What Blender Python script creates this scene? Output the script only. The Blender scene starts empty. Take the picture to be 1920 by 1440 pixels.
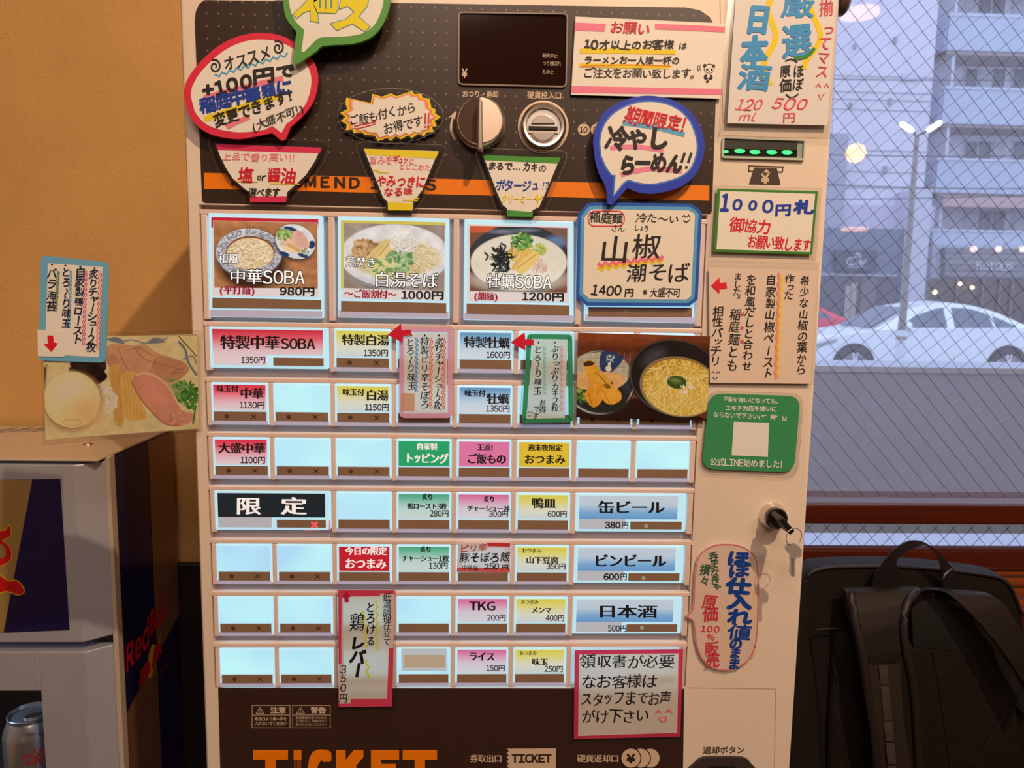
import bpy, bmesh, math, random
import numpy as np
random.seed(7); rng = np.random.default_rng(7)
sc = bpy.context.scene
COL = sc.collection
V3 = lambda *a: np.array(a, dtype=float)

# ------------------------------------------------------------------ camera
FPX = 1400.0
CAM = V3(.0262, -.6725, 0)
YAW, PITCH, ROLL = .0375, .1187, .0163
def basis():
    cy, sy = math.cos(YAW), math.sin(YAW)
    f = V3(sy, cy, 0); r = V3(cy, -sy, 0); u = V3(0, 0, 1)
    cp, sp = math.cos(PITCH), math.sin(PITCH)
    f2 = f*cp - u*sp; u2 = u*cp + f*sp
    cr, sr = math.cos(ROLL), math.sin(ROLL)
    return r*cr + u2*sr, u2*cr - r*sr, f2
CR, CU, CF = basis()
cd = bpy.data.cameras.new('camera'); cam = bpy.data.objects.new('camera', cd); COL.objects.link(cam)
cd.sensor_width = 36; cd.lens = FPX/1920*36
cd.clip_start = .05; cd.clip_end = 200
from mathutils import Matrix, Vector
Mx = Matrix.Identity(4)
for i in range(3):
    Mx[i][0] = CR[i]; Mx[i][1] = CU[i]; Mx[i][2] = -CF[i]; Mx[i][3] = CAM[i]
cam.matrix_world = Mx
cd.dof.use_dof = True; cd.dof.focus_distance = .69; cd.dof.aperture_fstop = 13
sc.camera = cam

# ------------------------------------------------------------------ world, exposure, lights
vs = sc.view_settings
vs.view_transform = 'Standard'; vs.look = 'None'; vs.exposure = 0.0; vs.gamma = 1.0; vs.use_curve_mapping = False
wd = bpy.data.worlds.new('sky'); sc.world = wd; wd.use_nodes = True
bg = wd.node_tree.nodes['Background']
bg.inputs[0].default_value = (.63, .71, .95, 1); bg.inputs[1].default_value = 2.15

def light(name, kind, loc, power, col, size=.02, target=None, spot=None, blend=.3):
    ld = bpy.data.lights.new(name, kind); ld.energy = power; ld.color = col
    if kind == 'AREA': ld.shape = 'DISK'; ld.size = size
    else: ld.shadow_soft_size = size
    if kind == 'SPOT': ld.spot_size = spot; ld.spot_blend = blend
    o = bpy.data.objects.new(name, ld); COL.objects.link(o); o.location = loc
    if target is not None:
        o.rotation_euler = (Vector(target)-Vector(loc)).to_track_quat('-Z', 'Y').to_euler()
    return o
KEY = (.55, -1.08, 1.22)
WARM = (1, .66, .37)
light('key_light', 'SPOT', KEY, 75, WARM, .016, (.05, .1, -.1), math.radians(110), .6)
light('room_fill', 'AREA', (-.1, -1.7, 1.28), 18, (1, .76, .60), .9, (.05, 0, -.7))  # added soft fill aimed at the lower machine, no visible fixture
light('rear_fill', 'AREA', (.9, -2.6, 1.28), 16, (1, .76, .60), .5, (.6, -2.2, -1))  # second added fill, unseen behind the camera

# ------------------------------------------------------------------ pixel helpers
def ray(x, y):
    x = np.asarray(x, float); y = np.asarray(y, float)
    return CR*((x-960)/FPX)[..., None] + CU*((720-y)/FPX)[..., None] + CF
def at(x, y, Y=0.0):
    d = ray(x, y); t = (Y-CAM[1])/d[..., 1]
    return CAM + d*t[..., None]
def atX(x, y, X):
    d = ray(x, y); t = (X-CAM[0])/d[..., 0]
    return CAM + d*t[..., None]
def atZ(x, y, Z):
    d = ray(x, y); t = (Z-CAM[2])/d[..., 2]
    return CAM + d*t[..., None]
# a surface onto which print is laid: off moves it towards the viewer
class Front:
    def __init__(s, Y): s.Y = Y
    def __call__(s, p, off=0): p = np.asarray(p, float); return at(p[..., 0], p[..., 1], s.Y-off)
class Side:
    def __init__(s, X): s.X = X
    def __call__(s, p, off=0): p = np.asarray(p, float); return atX(p[..., 0], p[..., 1], s.X+off)
class Can:
    def __init__(s, c, r): s.c = c; s.r = r
    def __call__(s, p, off=0):
        p = np.asarray(p, float); d = ray(p[..., 0], p[..., 1]); r = s.r+off
        ox, oy = CAM[0]-s.c[0], CAM[1]-s.c[1]
        a = d[..., 0]**2+d[..., 1]**2; b = ox*d[..., 0]+oy*d[..., 1]; c = ox*ox+oy*oy-r*r
        q = np.maximum(b*b-a*c, 0); t = (-b-np.sqrt(q))/a
        return CAM+d*t[..., None]
# crop frame: coordinates read off a zoomed piece of the picture
CRP = {'A': (330, 0, 3.6), 'B': (620, 0, 3.43), 'C': (1050, 0, 3.6), 'D': (370, 380, 3.4286), 'E': (840, 380, 3.272),
       'F': (380, 800, 4), 'G': (840, 800, 4.085), 'H': (380, 1090, 4), 'I': (840, 1090, 4), 'J': (1260, 470, 3.35),
       'K': (1260, 880, 2.57), 'L': (1300, 0, 3), 'M': (1500, 0, 3), 'N': (1500, 440, 2.769), 'O': (1460, 920, 2.77),
       'P': (0, 440, 3.4275), 'Q': (0, 780, 2.1825), 'R': (0, 1180, 5.5375), 'S': (1400, 920, 7.2), '0': (0, 0, 1)}
K = [CRP['0']]
def crop(k): K[0] = CRP[k]
def q(p):
    p = np.asarray(p, float); return np.stack([K[0][0]+p[..., 0]/K[0][2], K[0][1]+p[..., 1]/K[0][2]], -1)

# ------------------------------------------------------------------ materials
def lin(c):
    c = np.asarray(c, float)/255
    return np.where(c <= .04045, c/12.92, ((c+.055)/1.055)**2.4)
WHITE = lin((246, 222, 200))
MC = {}
def pr(name, col, rough=.5, metal=0, emit=None, es=1, spec=.5, alpha=1):
    if name in MC: return MC[name]
    m = bpy.data.materials.new(name); m.use_nodes = True
    b = m.node_tree.nodes['Principled BSDF']
    b.inputs['Base Color'].default_value = (*col, 1); b.inputs['Roughness'].default_value = rough
    b.inputs['Metallic'].default_value = metal; b.inputs['Specular IOR Level'].default_value = spec
    if emit is not None:
        b.inputs['Emission Color'].default_value = (*emit, 1); b.inputs['Emission Strength'].default_value = es
    MC[name] = m; return m
def noisy(m, scale=40, amt=.15, bump=0, detail=4, coord='Object', stretch=None, dist=.002):
    """mottle the base colour with noise; optional bump"""
    nt = m.node_tree; b = nt.nodes['Principled BSDF']; col = tuple(b.inputs['Base Color'].default_value)
    tc = nt.nodes.new('ShaderNodeTexCoord'); n = nt.nodes.new('ShaderNodeTexNoise')
    n.inputs['Scale'].default_value = scale; n.inputs['Detail'].default_value = detail
    src = tc.outputs[coord]
    if stretch:
        mp = nt.nodes.new('ShaderNodeMapping'); mp.inputs['Scale'].default_value = stretch
        nt.links.new(src, mp.inputs[0]); src = mp.outputs[0]
    nt.links.new(src, n.inputs['Vector'])
    r = nt.nodes.new('ShaderNodeValToRGB'); e = r.color_ramp.elements
    e[0].position = .3; e[1].position = .7
    e[0].color = (*[c*(1-amt) for c in col[:3]], 1); e[1].color = (*[min(1, c*(1+amt)) for c in col[:3]], 1)
    nt.links.new(n.outputs[0], r.inputs[0]); nt.links.new(r.outputs[0], b.inputs['Base Color'])
    if bump:
        bp = nt.nodes.new('ShaderNodeBump'); bp.inputs['Strength'].default_value = bump; bp.inputs['Distance'].default_value = dist
        nt.links.new(n.outputs[0], bp.inputs['Height']); nt.links.new(bp.outputs[0], b.inputs['Normal'])
    return m
def ink(c, rough=.45):
    """paper or ink whose colour under the warm lamp reads c (0-255)"""
    a = np.clip(lin(c)/WHITE, .004, .93); nm = 'ink_%d_%d_%d' % tuple(c)
    if not THIN[0]: return pr(nm, a, rough, spec=.35)
    if nm+'_thin' in MC: return MC[nm+'_thin']
    m = pr(nm+'_thin', a, rough, spec=.35); nt = m.node_tree; o = nt.nodes['Material Output']   # thin paper lets the lit buttons shine through
    t = nt.nodes.new('ShaderNodeBsdfTranslucent'); t.inputs[0].default_value = (*np.clip(a*1.05, 0, 1), 1); x = nt.nodes.new('ShaderNodeMixShader'); x.inputs[0].default_value = .36
    nt.links.new(nt.nodes['Principled BSDF'].outputs[0], x.inputs[1]); nt.links.new(t.outputs[0], x.inputs[2]); nt.links.new(x.outputs[0], o.inputs[0])
    return m
THIN = [False]
def thinbase():
    if 'thin_sheet' in MC: return MC['thin_sheet']
    m = bpy.data.materials.new('thin_sheet'); m.use_nodes = True; nt = m.node_tree; nt.nodes.clear()
    o = nt.nodes.new('ShaderNodeOutputMaterial'); t = nt.nodes.new('ShaderNodeBsdfTransparent'); g = nt.nodes.new('ShaderNodeBsdfTranslucent')
    x = nt.nodes.new('ShaderNodeMixShader'); x.inputs[0].default_value = .04; g.inputs[0].default_value = (.9, .9, .9, 1)
    nt.links.new(t.outputs[0], x.inputs[1]); nt.links.new(g.outputs[0], x.inputs[2]); nt.links.new(x.outputs[0], o.inputs[0]); MC['thin_sheet'] = m; return m
def litpaper(c, e=.64):
    """backlit label paper"""
    l = lin(c)
    return pr('backlit_%d_%d_%d_%d' % (*c, e*100), l*.4, .35, emit=l, es=e)
def litgrad(name, stops, e=.66):
    if name in MC: return MC[name]
    m = pr(name, (.5, .5, .5), .35); nt = m.node_tree; b = nt.nodes['Principled BSDF']
    tc = nt.nodes.new('ShaderNodeTexCoord'); s = nt.nodes.new('ShaderNodeSeparateXYZ'); r = nt.nodes.new('ShaderNodeValToRGB')
    nt.links.new(tc.outputs['Generated'], s.inputs[0]); nt.links.new(s.outputs['Z'], r.inputs[0])
    el = r.color_ramp.elements
    while len(el) < len(stops): el.new(.5)
    for i, (p, c) in enumerate(sorted(stops)):
        el[i].position = p; el[i].color = (*lin(c), 1)
    nt.links.new(r.outputs[0], b.inputs['Emission Color']); b.inputs['Emission Strength'].default_value = e
    mx = nt.nodes.new('ShaderNodeMix'); mx.data_type = 'RGBA'; mx.inputs[0].default_value = .6
    nt.links.new(r.outputs[0], mx.inputs[6]); mx.inputs[7].default_value = (0, 0, 0, 1)
    nt.links.new(mx.outputs[2], b.inputs['Base Color'])
    return m
def photo_mat(name, e):
    if name in MC: return MC[name]
    m = pr(name, (.5, .5, .5), .3); nt = m.node_tree; b = nt.nodes['Principled BSDF']
    a = nt.nodes.new('ShaderNodeAttribute'); a.attribute_name = 'Col'
    nt.links.new(a.outputs[0], b.inputs['Base Color'])
    if e: nt.links.new(a.outputs[0], b.inputs['Emission Color']); b.inputs['Emission Strength'].default_value = e
    return m
def film(name, tint=(.9, .9, .9), fac=.12, rough=.12):
    """clear plastic or glass sheet: mostly transparent, partly glossy"""
    if name in MC: return MC[name]
    m = bpy.data.materials.new(name); m.use_nodes = True; nt = m.node_tree; nt.nodes.clear()
    o = nt.nodes.new('ShaderNodeOutputMaterial'); t = nt.nodes.new('ShaderNodeBsdfTransparent'); g = nt.nodes.new('ShaderNodeBsdfGlossy')
    x = nt.nodes.new('ShaderNodeMixShader'); t.inputs[0].default_value = (*tint, 1); g.inputs['Roughness'].default_value = rough
    x.inputs[0].default_value = fac
    nt.links.new(t.outputs[0], x.inputs[1]); nt.links.new(g.outputs[0], x.inputs[2]); nt.links.new(x.outputs[0], o.inputs[0])
    MC[name] = m; return m
def veil(name, col, fac):
    """fine net: part transparent, part diffuse thread"""
    if name in MC: return MC[name]
    m = bpy.data.materials.new(name); m.use_nodes = True; nt = m.node_tree; nt.nodes.clear()
    o = nt.nodes.new('ShaderNodeOutputMaterial'); t = nt.nodes.new('ShaderNodeBsdfTransparent')
    d = nt.nodes.new('ShaderNodeBsdfDiffuse'); d.inputs[0].default_value = (*col, 1)
    tr = nt.nodes.new('ShaderNodeBsdfTranslucent'); tr.inputs[0].default_value = (*col, 1)
    a = nt.nodes.new('ShaderNodeMixShader'); a.inputs[0].default_value = .5
    x = nt.nodes.new('ShaderNodeMixShader'); x.inputs[0].default_value = fac
    nt.links.new(d.outputs[0], a.inputs[1]); nt.links.new(tr.outputs[0], a.inputs[2])
    nt.links.new(t.outputs[0], x.inputs[1]); nt.links.new(a.outputs[0], x.inputs[2]); nt.links.new(x.outputs[0], o.inputs[0])
    MC[name] = m; return m

M_WHITE = noisy(pr('machine_enamel', (.87, .77, .70), .32), 6, .02)
M_FRAME = pr('button_frame_plastic', (.90, .73, .70), .4)
M_CHROME = pr('chrome', (.80, .74, .70), .27, .9)
M_STEEL = pr('brushed_steel', (.72, .69, .66), .34, 1)
M_SILVER = noisy(pr('silver_paint', (.60, .66, .86), .36, .45), 30, .03)
M_BLACK = pr('black_plastic', (.012, .011, .011), .35)
M_LAM = film('laminate_film', (.97, .97, .97), .05, .15)
M_ACRY = pr('lit_acrylic', (.30, .36, .38), .25, emit=lin((175, 228, 246)), es=.80)
M_LIP = pr('acrylic_lip', (.50, .50, .58), .2, emit=lin((150, 155, 200)), es=.42)
M_STRIP = noisy(pr('indicator_strip_tint', lin((150, 124, 106)), .3), 60, .05)
M_MARK = pr('unlit_indicator', lin((96, 70, 52)), .3)

# ------------------------------------------------------------------ mesh building
ORG = {}
def mk(name, verts, faces, mat, parent=None, smooth=False, origin=None, mats=None, midx=None):
    verts = np.asarray(verts, float)
    if parent is None:
        o0 = origin if origin is not None else V3((verts[:, 0].min()+verts[:, 0].max())/2, verts[:, 1].max(), verts[:, 2].min())
    else: o0 = ORG[parent.name]
    me = bpy.data.meshes.new(name)
    me.from_pydata((verts-o0).tolist(), [], faces)
    for m in (mats or [mat]): me.materials.append(m)
    if midx is not None: me.polygons.foreach_set('material_index', midx)
    if smooth: me.polygons.foreach_set('use_smooth', [True]*len(me.polygons))
    me.update()
    o = bpy.data.objects.new(name, me); COL.objects.link(o)
    if parent is None: o.location = o0
    else: o.parent = parent
    ORG[o.name] = o0
    return o
def empty(name, loc):
    o = bpy.data.objects.new(name, None); COL.objects.link(o); o.location = loc; o.empty_display_size = .05
    ORG[o.name] = np.asarray(loc, float); return o
def tag(o, label=None, cat=None, group=None, kind=None):
    if label: o['label'] = label
    if cat: o['category'] = cat
    if group: o['group'] = group
    if kind: o['kind'] = kind
    return o
BOXF = [(0, 1, 3, 2), (4, 6, 7, 5), (0, 4, 5, 1), (2, 3, 7, 6), (0, 2, 6, 4), (1, 5, 7, 3)]
def boxv(x0, x1, y0, y1, z0, z1):
    return [(x, y, z) for x in (x0, x1) for y in (y0, y1) for z in (z0, z1)]
def bevel(o, w, seg=2, angle=.6):
    bm = bmesh.new(); bm.from_mesh(o.data); bmesh.ops.recalc_face_normals(bm, faces=bm.faces)
    es = [e for e in bm.edges if len(e.link_faces) == 2 and e.calc_face_angle(0) > angle]
    bmesh.ops.bevel(bm, geom=es, offset=w, segments=seg, profile=.5, affect='EDGES', clamp_overlap=True)
    bm.to_mesh(o.data); bm.free()
    return o
def box(name, x0, x1, y0, y1, z0, z1, mat, parent=None, bev=0, seg=2):
    o = mk(name, boxv(x0, x1, y0, y1, z0, z1), BOXF, mat, parent)
    if bev: bevel(o, bev, seg)
    return o
def prism(name, P, back, mat, parent=None, surf=None, thick=.0004, bev=0, smooth=False):
    """outline P in picture pixels laid on surface surf, given a thickness away from the viewer"""
    F_ = surf(P, 0); n = len(P)
    while isinstance(surf, Off): surf = surf.b
    if isinstance(surf, Front): B_ = F_+V3(0, thick, 0)
    elif isinstance(surf, Side): B_ = F_-V3(thick, 0, 0)
    else: B_ = F_
    area = 0.5*np.sum(P[:, 0]*np.roll(P[:, 1], -1)-np.roll(P[:, 0], -1)*P[:, 1])
    idx = list(range(n))
    f = [tuple(idx[::-1]) if area > 0 else tuple(idx)]
    if thick > 0:
        f.append(tuple(n+i for i in (idx if area > 0 else idx[::-1])))
        for i in range(n):
            j = (i+1) % n
            f.append((i, j, n+j, n+i) if area > 0 else (j, i, n+i, n+j))
        v = np.concatenate([F_, B_])
    else: v = F_
    o = mk(name, v, f, mat, parent)
    if bev: bevel(o, bev, 2)
    return o
def smoothed(P, n=6, closed=True):
    P = np.asarray(P, float); N = len(P); out = []
    rngi = range(N) if closed else range(N-1)
    for i in rngi:
        if closed: a, b, c, d = P[i-1], P[i], P[(i+1) % N], P[(i+2) % N]
        else: a, b, c, d = P[max(i-1, 0)], P[i], P[i+1], P[min(i+2, N-1)]
        for k in range(n):
            t = k/n
            out.append(.5*((2*b)+(-a+c)*t+(2*a-5*b+4*c-d)*t*t+(-a+3*b-3*c+d)*t**3))
    if not closed: out.append(P[-1])
    return np.array(out)
def inset(P, d):
    """move each vertex of outline P inwards by d pixels"""
    P = np.asarray(P, float); A = P-np.roll(P, 1, 0); B = np.roll(P, -1, 0)-P
    A /= np.linalg.norm(A, axis=1)[:, None]+1e-9; B /= np.linalg.norm(B, axis=1)[:, None]+1e-9
    s = np.sign(np.sum(P[:, 0]*np.roll(P[:, 1], -1)-np.roll(P[:, 0], -1)*P[:, 1]))
    na = np.stack([-A[:, 1], A[:, 0]], 1)*s; nb = np.stack([-B[:, 1], B[:, 0]], 1)*s
    n = na+nb; L = np.linalg.norm(n, axis=1)[:, None]+1e-9; n /= L
    k = np.clip(1/np.maximum((n*na).sum(1), .45), 1, 2)[:, None]
    return P+n*d*k
def ell(cx, cy, rx, ry, n=28, rot=0):
    t = np.linspace(0, 2*math.pi, n, endpoint=False); c, s = math.cos(rot), math.sin(rot)
    x, y = rx*np.cos(t), ry*np.sin(t)
    return np.stack([cx+x*c-y*s, cy+x*s+y*c], 1)
def rrect(x0, y0, x1, y1, r, n=4):
    o = []
    for cx, cy, a in ((x1-r, y0+r, -90), (x1-r, y1-r, 0), (x0+r, y1-r, 90), (x0+r, y0+r, 180)):
        for k in range(n+1):
            t = math.radians(a+90*k/n); o.append((cx+r*math.cos(t), cy+r*math.sin(t)))
    return np.array(o)
def rquad(pts, r, n=4):
    """a general quadrilateral with rounded corners"""
    P = np.asarray(pts, float); out = []
    for i in range(len(P)):
        a, b, c = P[i-1], P[i], P[(i+1) % len(P)]
        u = (a-b)/np.linalg.norm(a-b); v = (c-b)/np.linalg.norm(c-b)
        s, e = b+u*r, b+v*r
        for k in range(n+1):
            t = k/n; out.append((1-t)**2*s+2*t*(1-t)*b+t*t*e)
    return np.array(out)
def lathe(name, c, prof, mat, parent=None, axis='Y', n=36, smooth=True, mats=None):
    """profile [(radius, along)] turned about an axis through c; along is measured towards the viewer for Y"""
    v = []; f = []
    for r, h in prof:
        for k in range(n):
            a = 2*math.pi*k/n
            if axis == 'Y': v.append((c[0]+r*math.cos(a), c[1]-h, c[2]+r*math.sin(a)))
            elif axis == 'X': v.append((c[0]+h, c[1]+r*math.cos(a), c[2]+r*math.sin(a)))
            else: v.append((c[0]+r*math.cos(a), c[1]+r*math.sin(a), c[2]+h))
    for i in range(len(prof)-1):
        for k in range(n):
            j = (k+1) % n; f.append((i*n+k, i*n+j, (i+1)*n+j, (i+1)*n+k))
    f.append(tuple(range(n))); f.append(tuple(range((len(prof)-1)*n, len(prof)*n)))
    o = mk(name, v, f, mat, parent)
    bm = bmesh.new(); bm.from_mesh(o.data); bmesh.ops.recalc_face_normals(bm, faces=bm.faces)
    for fc in bm.faces: fc.smooth = smooth and len(fc.verts) == 4
    for e in bm.edges:
        if len(e.link_faces) == 2 and e.calc_face_angle(0) > .7: e.smooth = False
    bm.to_mesh(o.data); bm.free()
    return o
def tube(name, pts, r, mat, parent=None, n=8, closed=False):
    pts = np.asarray(pts, float); N = len(pts); v = []; f = []
    rr = r if hasattr(r, '__len__') else [r]*N
    for i in range(N):
        a = pts[i-1] if (i > 0 or closed) else pts[i]; b = pts[(i+1) % N] if (i < N-1 or closed) else pts[i]
        t = (b-a)/(np.linalg.norm(b-a)+1e-12); up = V3(0, 0, 1) if abs(t[2]) < .9 else V3(1, 0, 0)
        s = np.cross(t, up); s /= np.linalg.norm(s); w = np.cross(s, t)
        for k in range(n):
            g = 2*math.pi*k/n; v.append(pts[i]+rr[i]*(math.cos(g)*s+math.sin(g)*w))
    for i in range(N if closed else N-1):
        i2 = (i+1) % N
        for k in range(n):
            j = (k+1) % n; f.append((i*n+k, i*n+j, i2*n+j, i2*n+k))
    if not closed: f.append(tuple(range(n))); f.append(tuple(range((N-1)*n, N*n)))
    return mk(name, v, f, mat, parent, smooth=True)

# ------------------------------------------------------------------ glyphs
GC = {}
def glyph(ch, off=0.0):
    k = (ch, round(off, 4))
    if k in GC: return GC[k]
    c = bpy.data.curves.new('glyph', 'FONT'); c.body = ch; c.size = 1; c.offset = off; c.resolution_u = 3
    o = bpy.data.objects.new('glyph', c); COL.objects.link(o)
    me = bpy.data.meshes.new_from_object(o.evaluated_get(bpy.context.evaluated_depsgraph_get()))
    bpy.data.objects.remove(o); bpy.data.curves.remove(c)
    v = np.array([p.co[:2] for p in me.vertices]).reshape(-1, 2); f = [tuple(p.vertices) for p in me.polygons]
    bpy.data.meshes.remove(me)
    GC[k] = (v, f); return GC[k]
S8 = [(0, 0), (1, 0), (-1, 0), (0, 1), (0, -1), (.7, .7), (-.7, .7), (.7, -.7), (-.7, -.7)]
STY = {  # outline offset, copies (dx,dy) in em, jitter
    'm': (.002, [(-.042, 0), (0, .008), (.042, 0), (0, -.008)], 0),                     # serif-like: heavy verticals
    'M': (.002, [(-.048, 0), (-.018, .006), (.018, -.006), (.048, 0), (0, 0)], 0),
    'g': (0, [(0, 0)], 0),
    'G': (0, [(x*.022, y*.022) for x, y in S8[:5]], 0),
    'GG': (0, [(x*.05, y*.035) for x, y in S8], 0),
    'p': (-.006, [(-.008, 0), (.008, .004)], 1),                          # fine pen
    'h': (0, [(-.014, 0), (.014, .006)], 1),
    'H': (0, [(x*.026, y*.026) for x, y in S8[:5]], 1),
    'HH': (0, [(x*.052, y*.05) for x, y in S8], 1.2),
    'V': (0, [(x*.012, y*.04) for x in (-1, 0, 1) for y in (-1, 0, 1)], 0),
    'X': (0, [(x*.075, y*.075) for x in (-1, -.5, 0, .5, 1) for y in (-1, -.5, 0, .5, 1)], 0),
    'o': (.002, [(x*.052, y*.05) for x, y in S8], 0),
    'w': (-.004, [(-.014, 0), (.014, 0)], 0)}
NARROW = set('0123456789 !.,:()%abcdefghijklmnopqrstuvwxyzABCDEFGHIJKLMNOPQRSTUVWXYZ"/*^+-¥?@&')
SMALL = set('ャュョッァィゥェォゃゅょっ')
FULLW = set('0123456789abcdefghijklmnopqrstuvwxyzABCDEFGHIJKLMNOPQRSTUVWXYZ!%?&')
_h = glyph('Ｈ')[0]; HCAP = float(_h[:, 1].max()-_h[:, 1].min()); HMID = float(_h[:, 1].max()+_h[:, 1].min())/2
def cell(ch):
    if ch == ' ': return .5
    if ch in '!,.:': return .4
    if ch in '1(){}': return .5
    if ch in 'MWm': return .95
    if ch in NARROW: return .66 if ch.isupper() else .6
    if ch in SMALL: return .78
    return 1.0
def text(surf, parent, s, x0, y0, x1, y1, h, col, sty='g', vert=False, off=.0004, mat=None, name='lettering', shear=0, upright=False, up=None, fit=0):
    """lettering from (x0,y0) to (x1,y1) along the middle line, h tall, in crop coordinates"""
    a = q((x0, y0)); b = q((x1, y1)); h = h/K[0][2]
    goff, shifts, jit = STY[sty]
    L = np.linalg.norm(b-a); d = (b-a)/L; nrm = np.array([d[1], -d[0]]) if up is None else np.array(up, float)   # nrm points up in the picture for left-to-right text
    W = [cell(c) if not vert else (.75 if c in SMALL else (.55 if c == ' ' else (.8 if c in NARROW else 1.0))) for c in s]; tot = sum(W); t = 0
    vs_, fs_ = [], []; base = 0
    for c, w in zip(s, W):
        cen = a+d*L*(t+w/2)/tot; cw = L*w/tot; t += w
        if c == ' ': continue
        v, f = glyph(chr(ord(c)+0xFEE0) if c in FULLW else c, goff)
        if not len(v): continue
        dens = 1 if len(v) < 62 or sty in ('o', 'w') else (.74 if len(v) < 105 else .55); v = v.copy()
        isn = c in NARROW
        if isn:
            lo, hi = v.min(0), v.max(0)
            vc = np.array([(lo[0]+hi[0])/2, HMID]); v = (v-vc)
            ky = h*.93/HCAP if c not in '()' else h/.9; kx = ky
            if fit: kx = cw/(hi[0]-lo[0])*fit
            elif not vert: kx = min(ky*1.15, cw*.88/max(hi[0]-lo[0], .42))
            v = v*np.array([kx, ky])
        else:
            v = (v-np.array([.5, .36]))
            if c in SMALL: v += np.array([.0, .05])
            k = h/.875; kx = k if vert else min(cw/.96, k*1.5)
            if vert:
                ky = min(k, cw/.9) if cw < h*.8 else k
                if cw > h*1.15: ky = min(k*1.25, cw/1.0)
                if c in 'ー〜～…（）-': v = np.stack([v[:, 1], -v[:, 0]], 1)
                if c in SMALL: v += np.array([.15, .1])
                if c in '、。': v += np.array([.5, .5])
                v = v*np.array([k, ky])
            else: v = v*np.array([kx, k])
        if jit:
            r = random.gauss(0, .045)*jit; v = v*(1+random.gauss(0, .05)*jit)
            v = v@np.array([[math.cos(r), math.sin(r)], [-math.sin(r), math.cos(r)]])
            v = v+np.array([random.gauss(0, .02), random.gauss(0, .035)])*h*jit
        sh = shear+(.10 if jit else 0)
        if sh: v = v+np.stack([v[:, 1]*sh, v[:, 1]*0], 1)
        for i, (sx, sy) in enumerate(shifts):
            u = v+np.array([sx, sy])*h/.875*dens
            if vert: p = cen+np.stack([u[:, 0]*d[1]+(-u[:, 1])*d[0], -u[:, 0]*d[0]+(-u[:, 1])*d[1]], 1) if not upright else cen+np.stack([u[:, 0], -u[:, 1]], 1)
            else: p = cen+u[:, :1]*d+u[:, 1:]*nrm
            vs_.append(surf(p, off+i*.000012)); fs_ += [tuple(base+k for k in x) for x in f]; base += len(p)
    if not vs_: return None
    return mk(name, np.concatenate(vs_), fs_, mat or ink(col), parent)
def stroke(surf, parent, pts, w, col, off=.0003, sm=0, closed=False, name='marker_line', mat=None):
    """a flat pen stroke along pts, in crop coordinates"""
    P = q(pts); w = w/K[0][2]
    if sm: P = smoothed(P, sm, closed)
    N = len(P); T = (np.roll(P, -1, 0)-np.roll(P, 1, 0)) if closed else np.gradient(P, axis=0)
    T /= np.linalg.norm(T, axis=1)[:, None]+1e-9; n = np.stack([-T[:, 1], T[:, 0]], 1)*w/2
    v = np.concatenate([P+n, P-n]); f = []
    for i in range(N if closed else N-1):
        j = (i+1) % N; f.append((i, j, N+j, N+i))
    return mk(name, surf(v, off), f, mat or ink(col), parent)
def wavy(surf, parent, x0, y0, x1, y1, amp, n, w, col, off=.0003):
    t = np.linspace(0, 1, max(int(n*4), 14)+1); d = np.array([x1-x0, y1-y0], float); L = np.linalg.norm(d); nn = np.array([-d[1], d[0]])/L
    P = np.array([x0, y0])+t[:, None]*d+(np.sin(t*n*2*math.pi)*amp)[:, None]*nn
    return stroke(surf, parent, P, w, col, off)
def zigzag(surf, parent, x0, y0, x1, y1, amp, n, w, col, off=.0003):
    d = np.array([x1-x0, y1-y0], float); L = np.linalg.norm(d); nn = np.array([-d[1], d[0]])/L
    P = np.array([np.array([x0, y0])+d*k/(2*n)+nn*amp*(1 if k % 2 else -1) for k in range(2*n+1)])
    return stroke(surf, parent, P, w, col, off)
def patch(surf, parent, pts, col, off=.0002, name='marker_patch', mat=None):
    return prism(name, q(pts), 0, mat or ink(col), parent, Off(surf, off), 0)
class Off:
    def __init__(s, b, o): s.b = b; s.o = o
    def __call__(s, p, off=0): return s.b(p, s.o+off)
def card(name, pts, col, Y, label, cat='sign', thick=.0006, group=None, mat=None, px=False):
    P = pts if px else q(pts); s = Front(Y)
    o = prism(name, P, 0, mat or (thinbase() if THIN[0] else ink(col)), None, s, thick); tag(o, label, cat, group)
    if THIN[0]: ring('paper_edge', P, inset(P, 9), Front(Y-.0001), .0001, ink(col), o)
    return o, s

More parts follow.
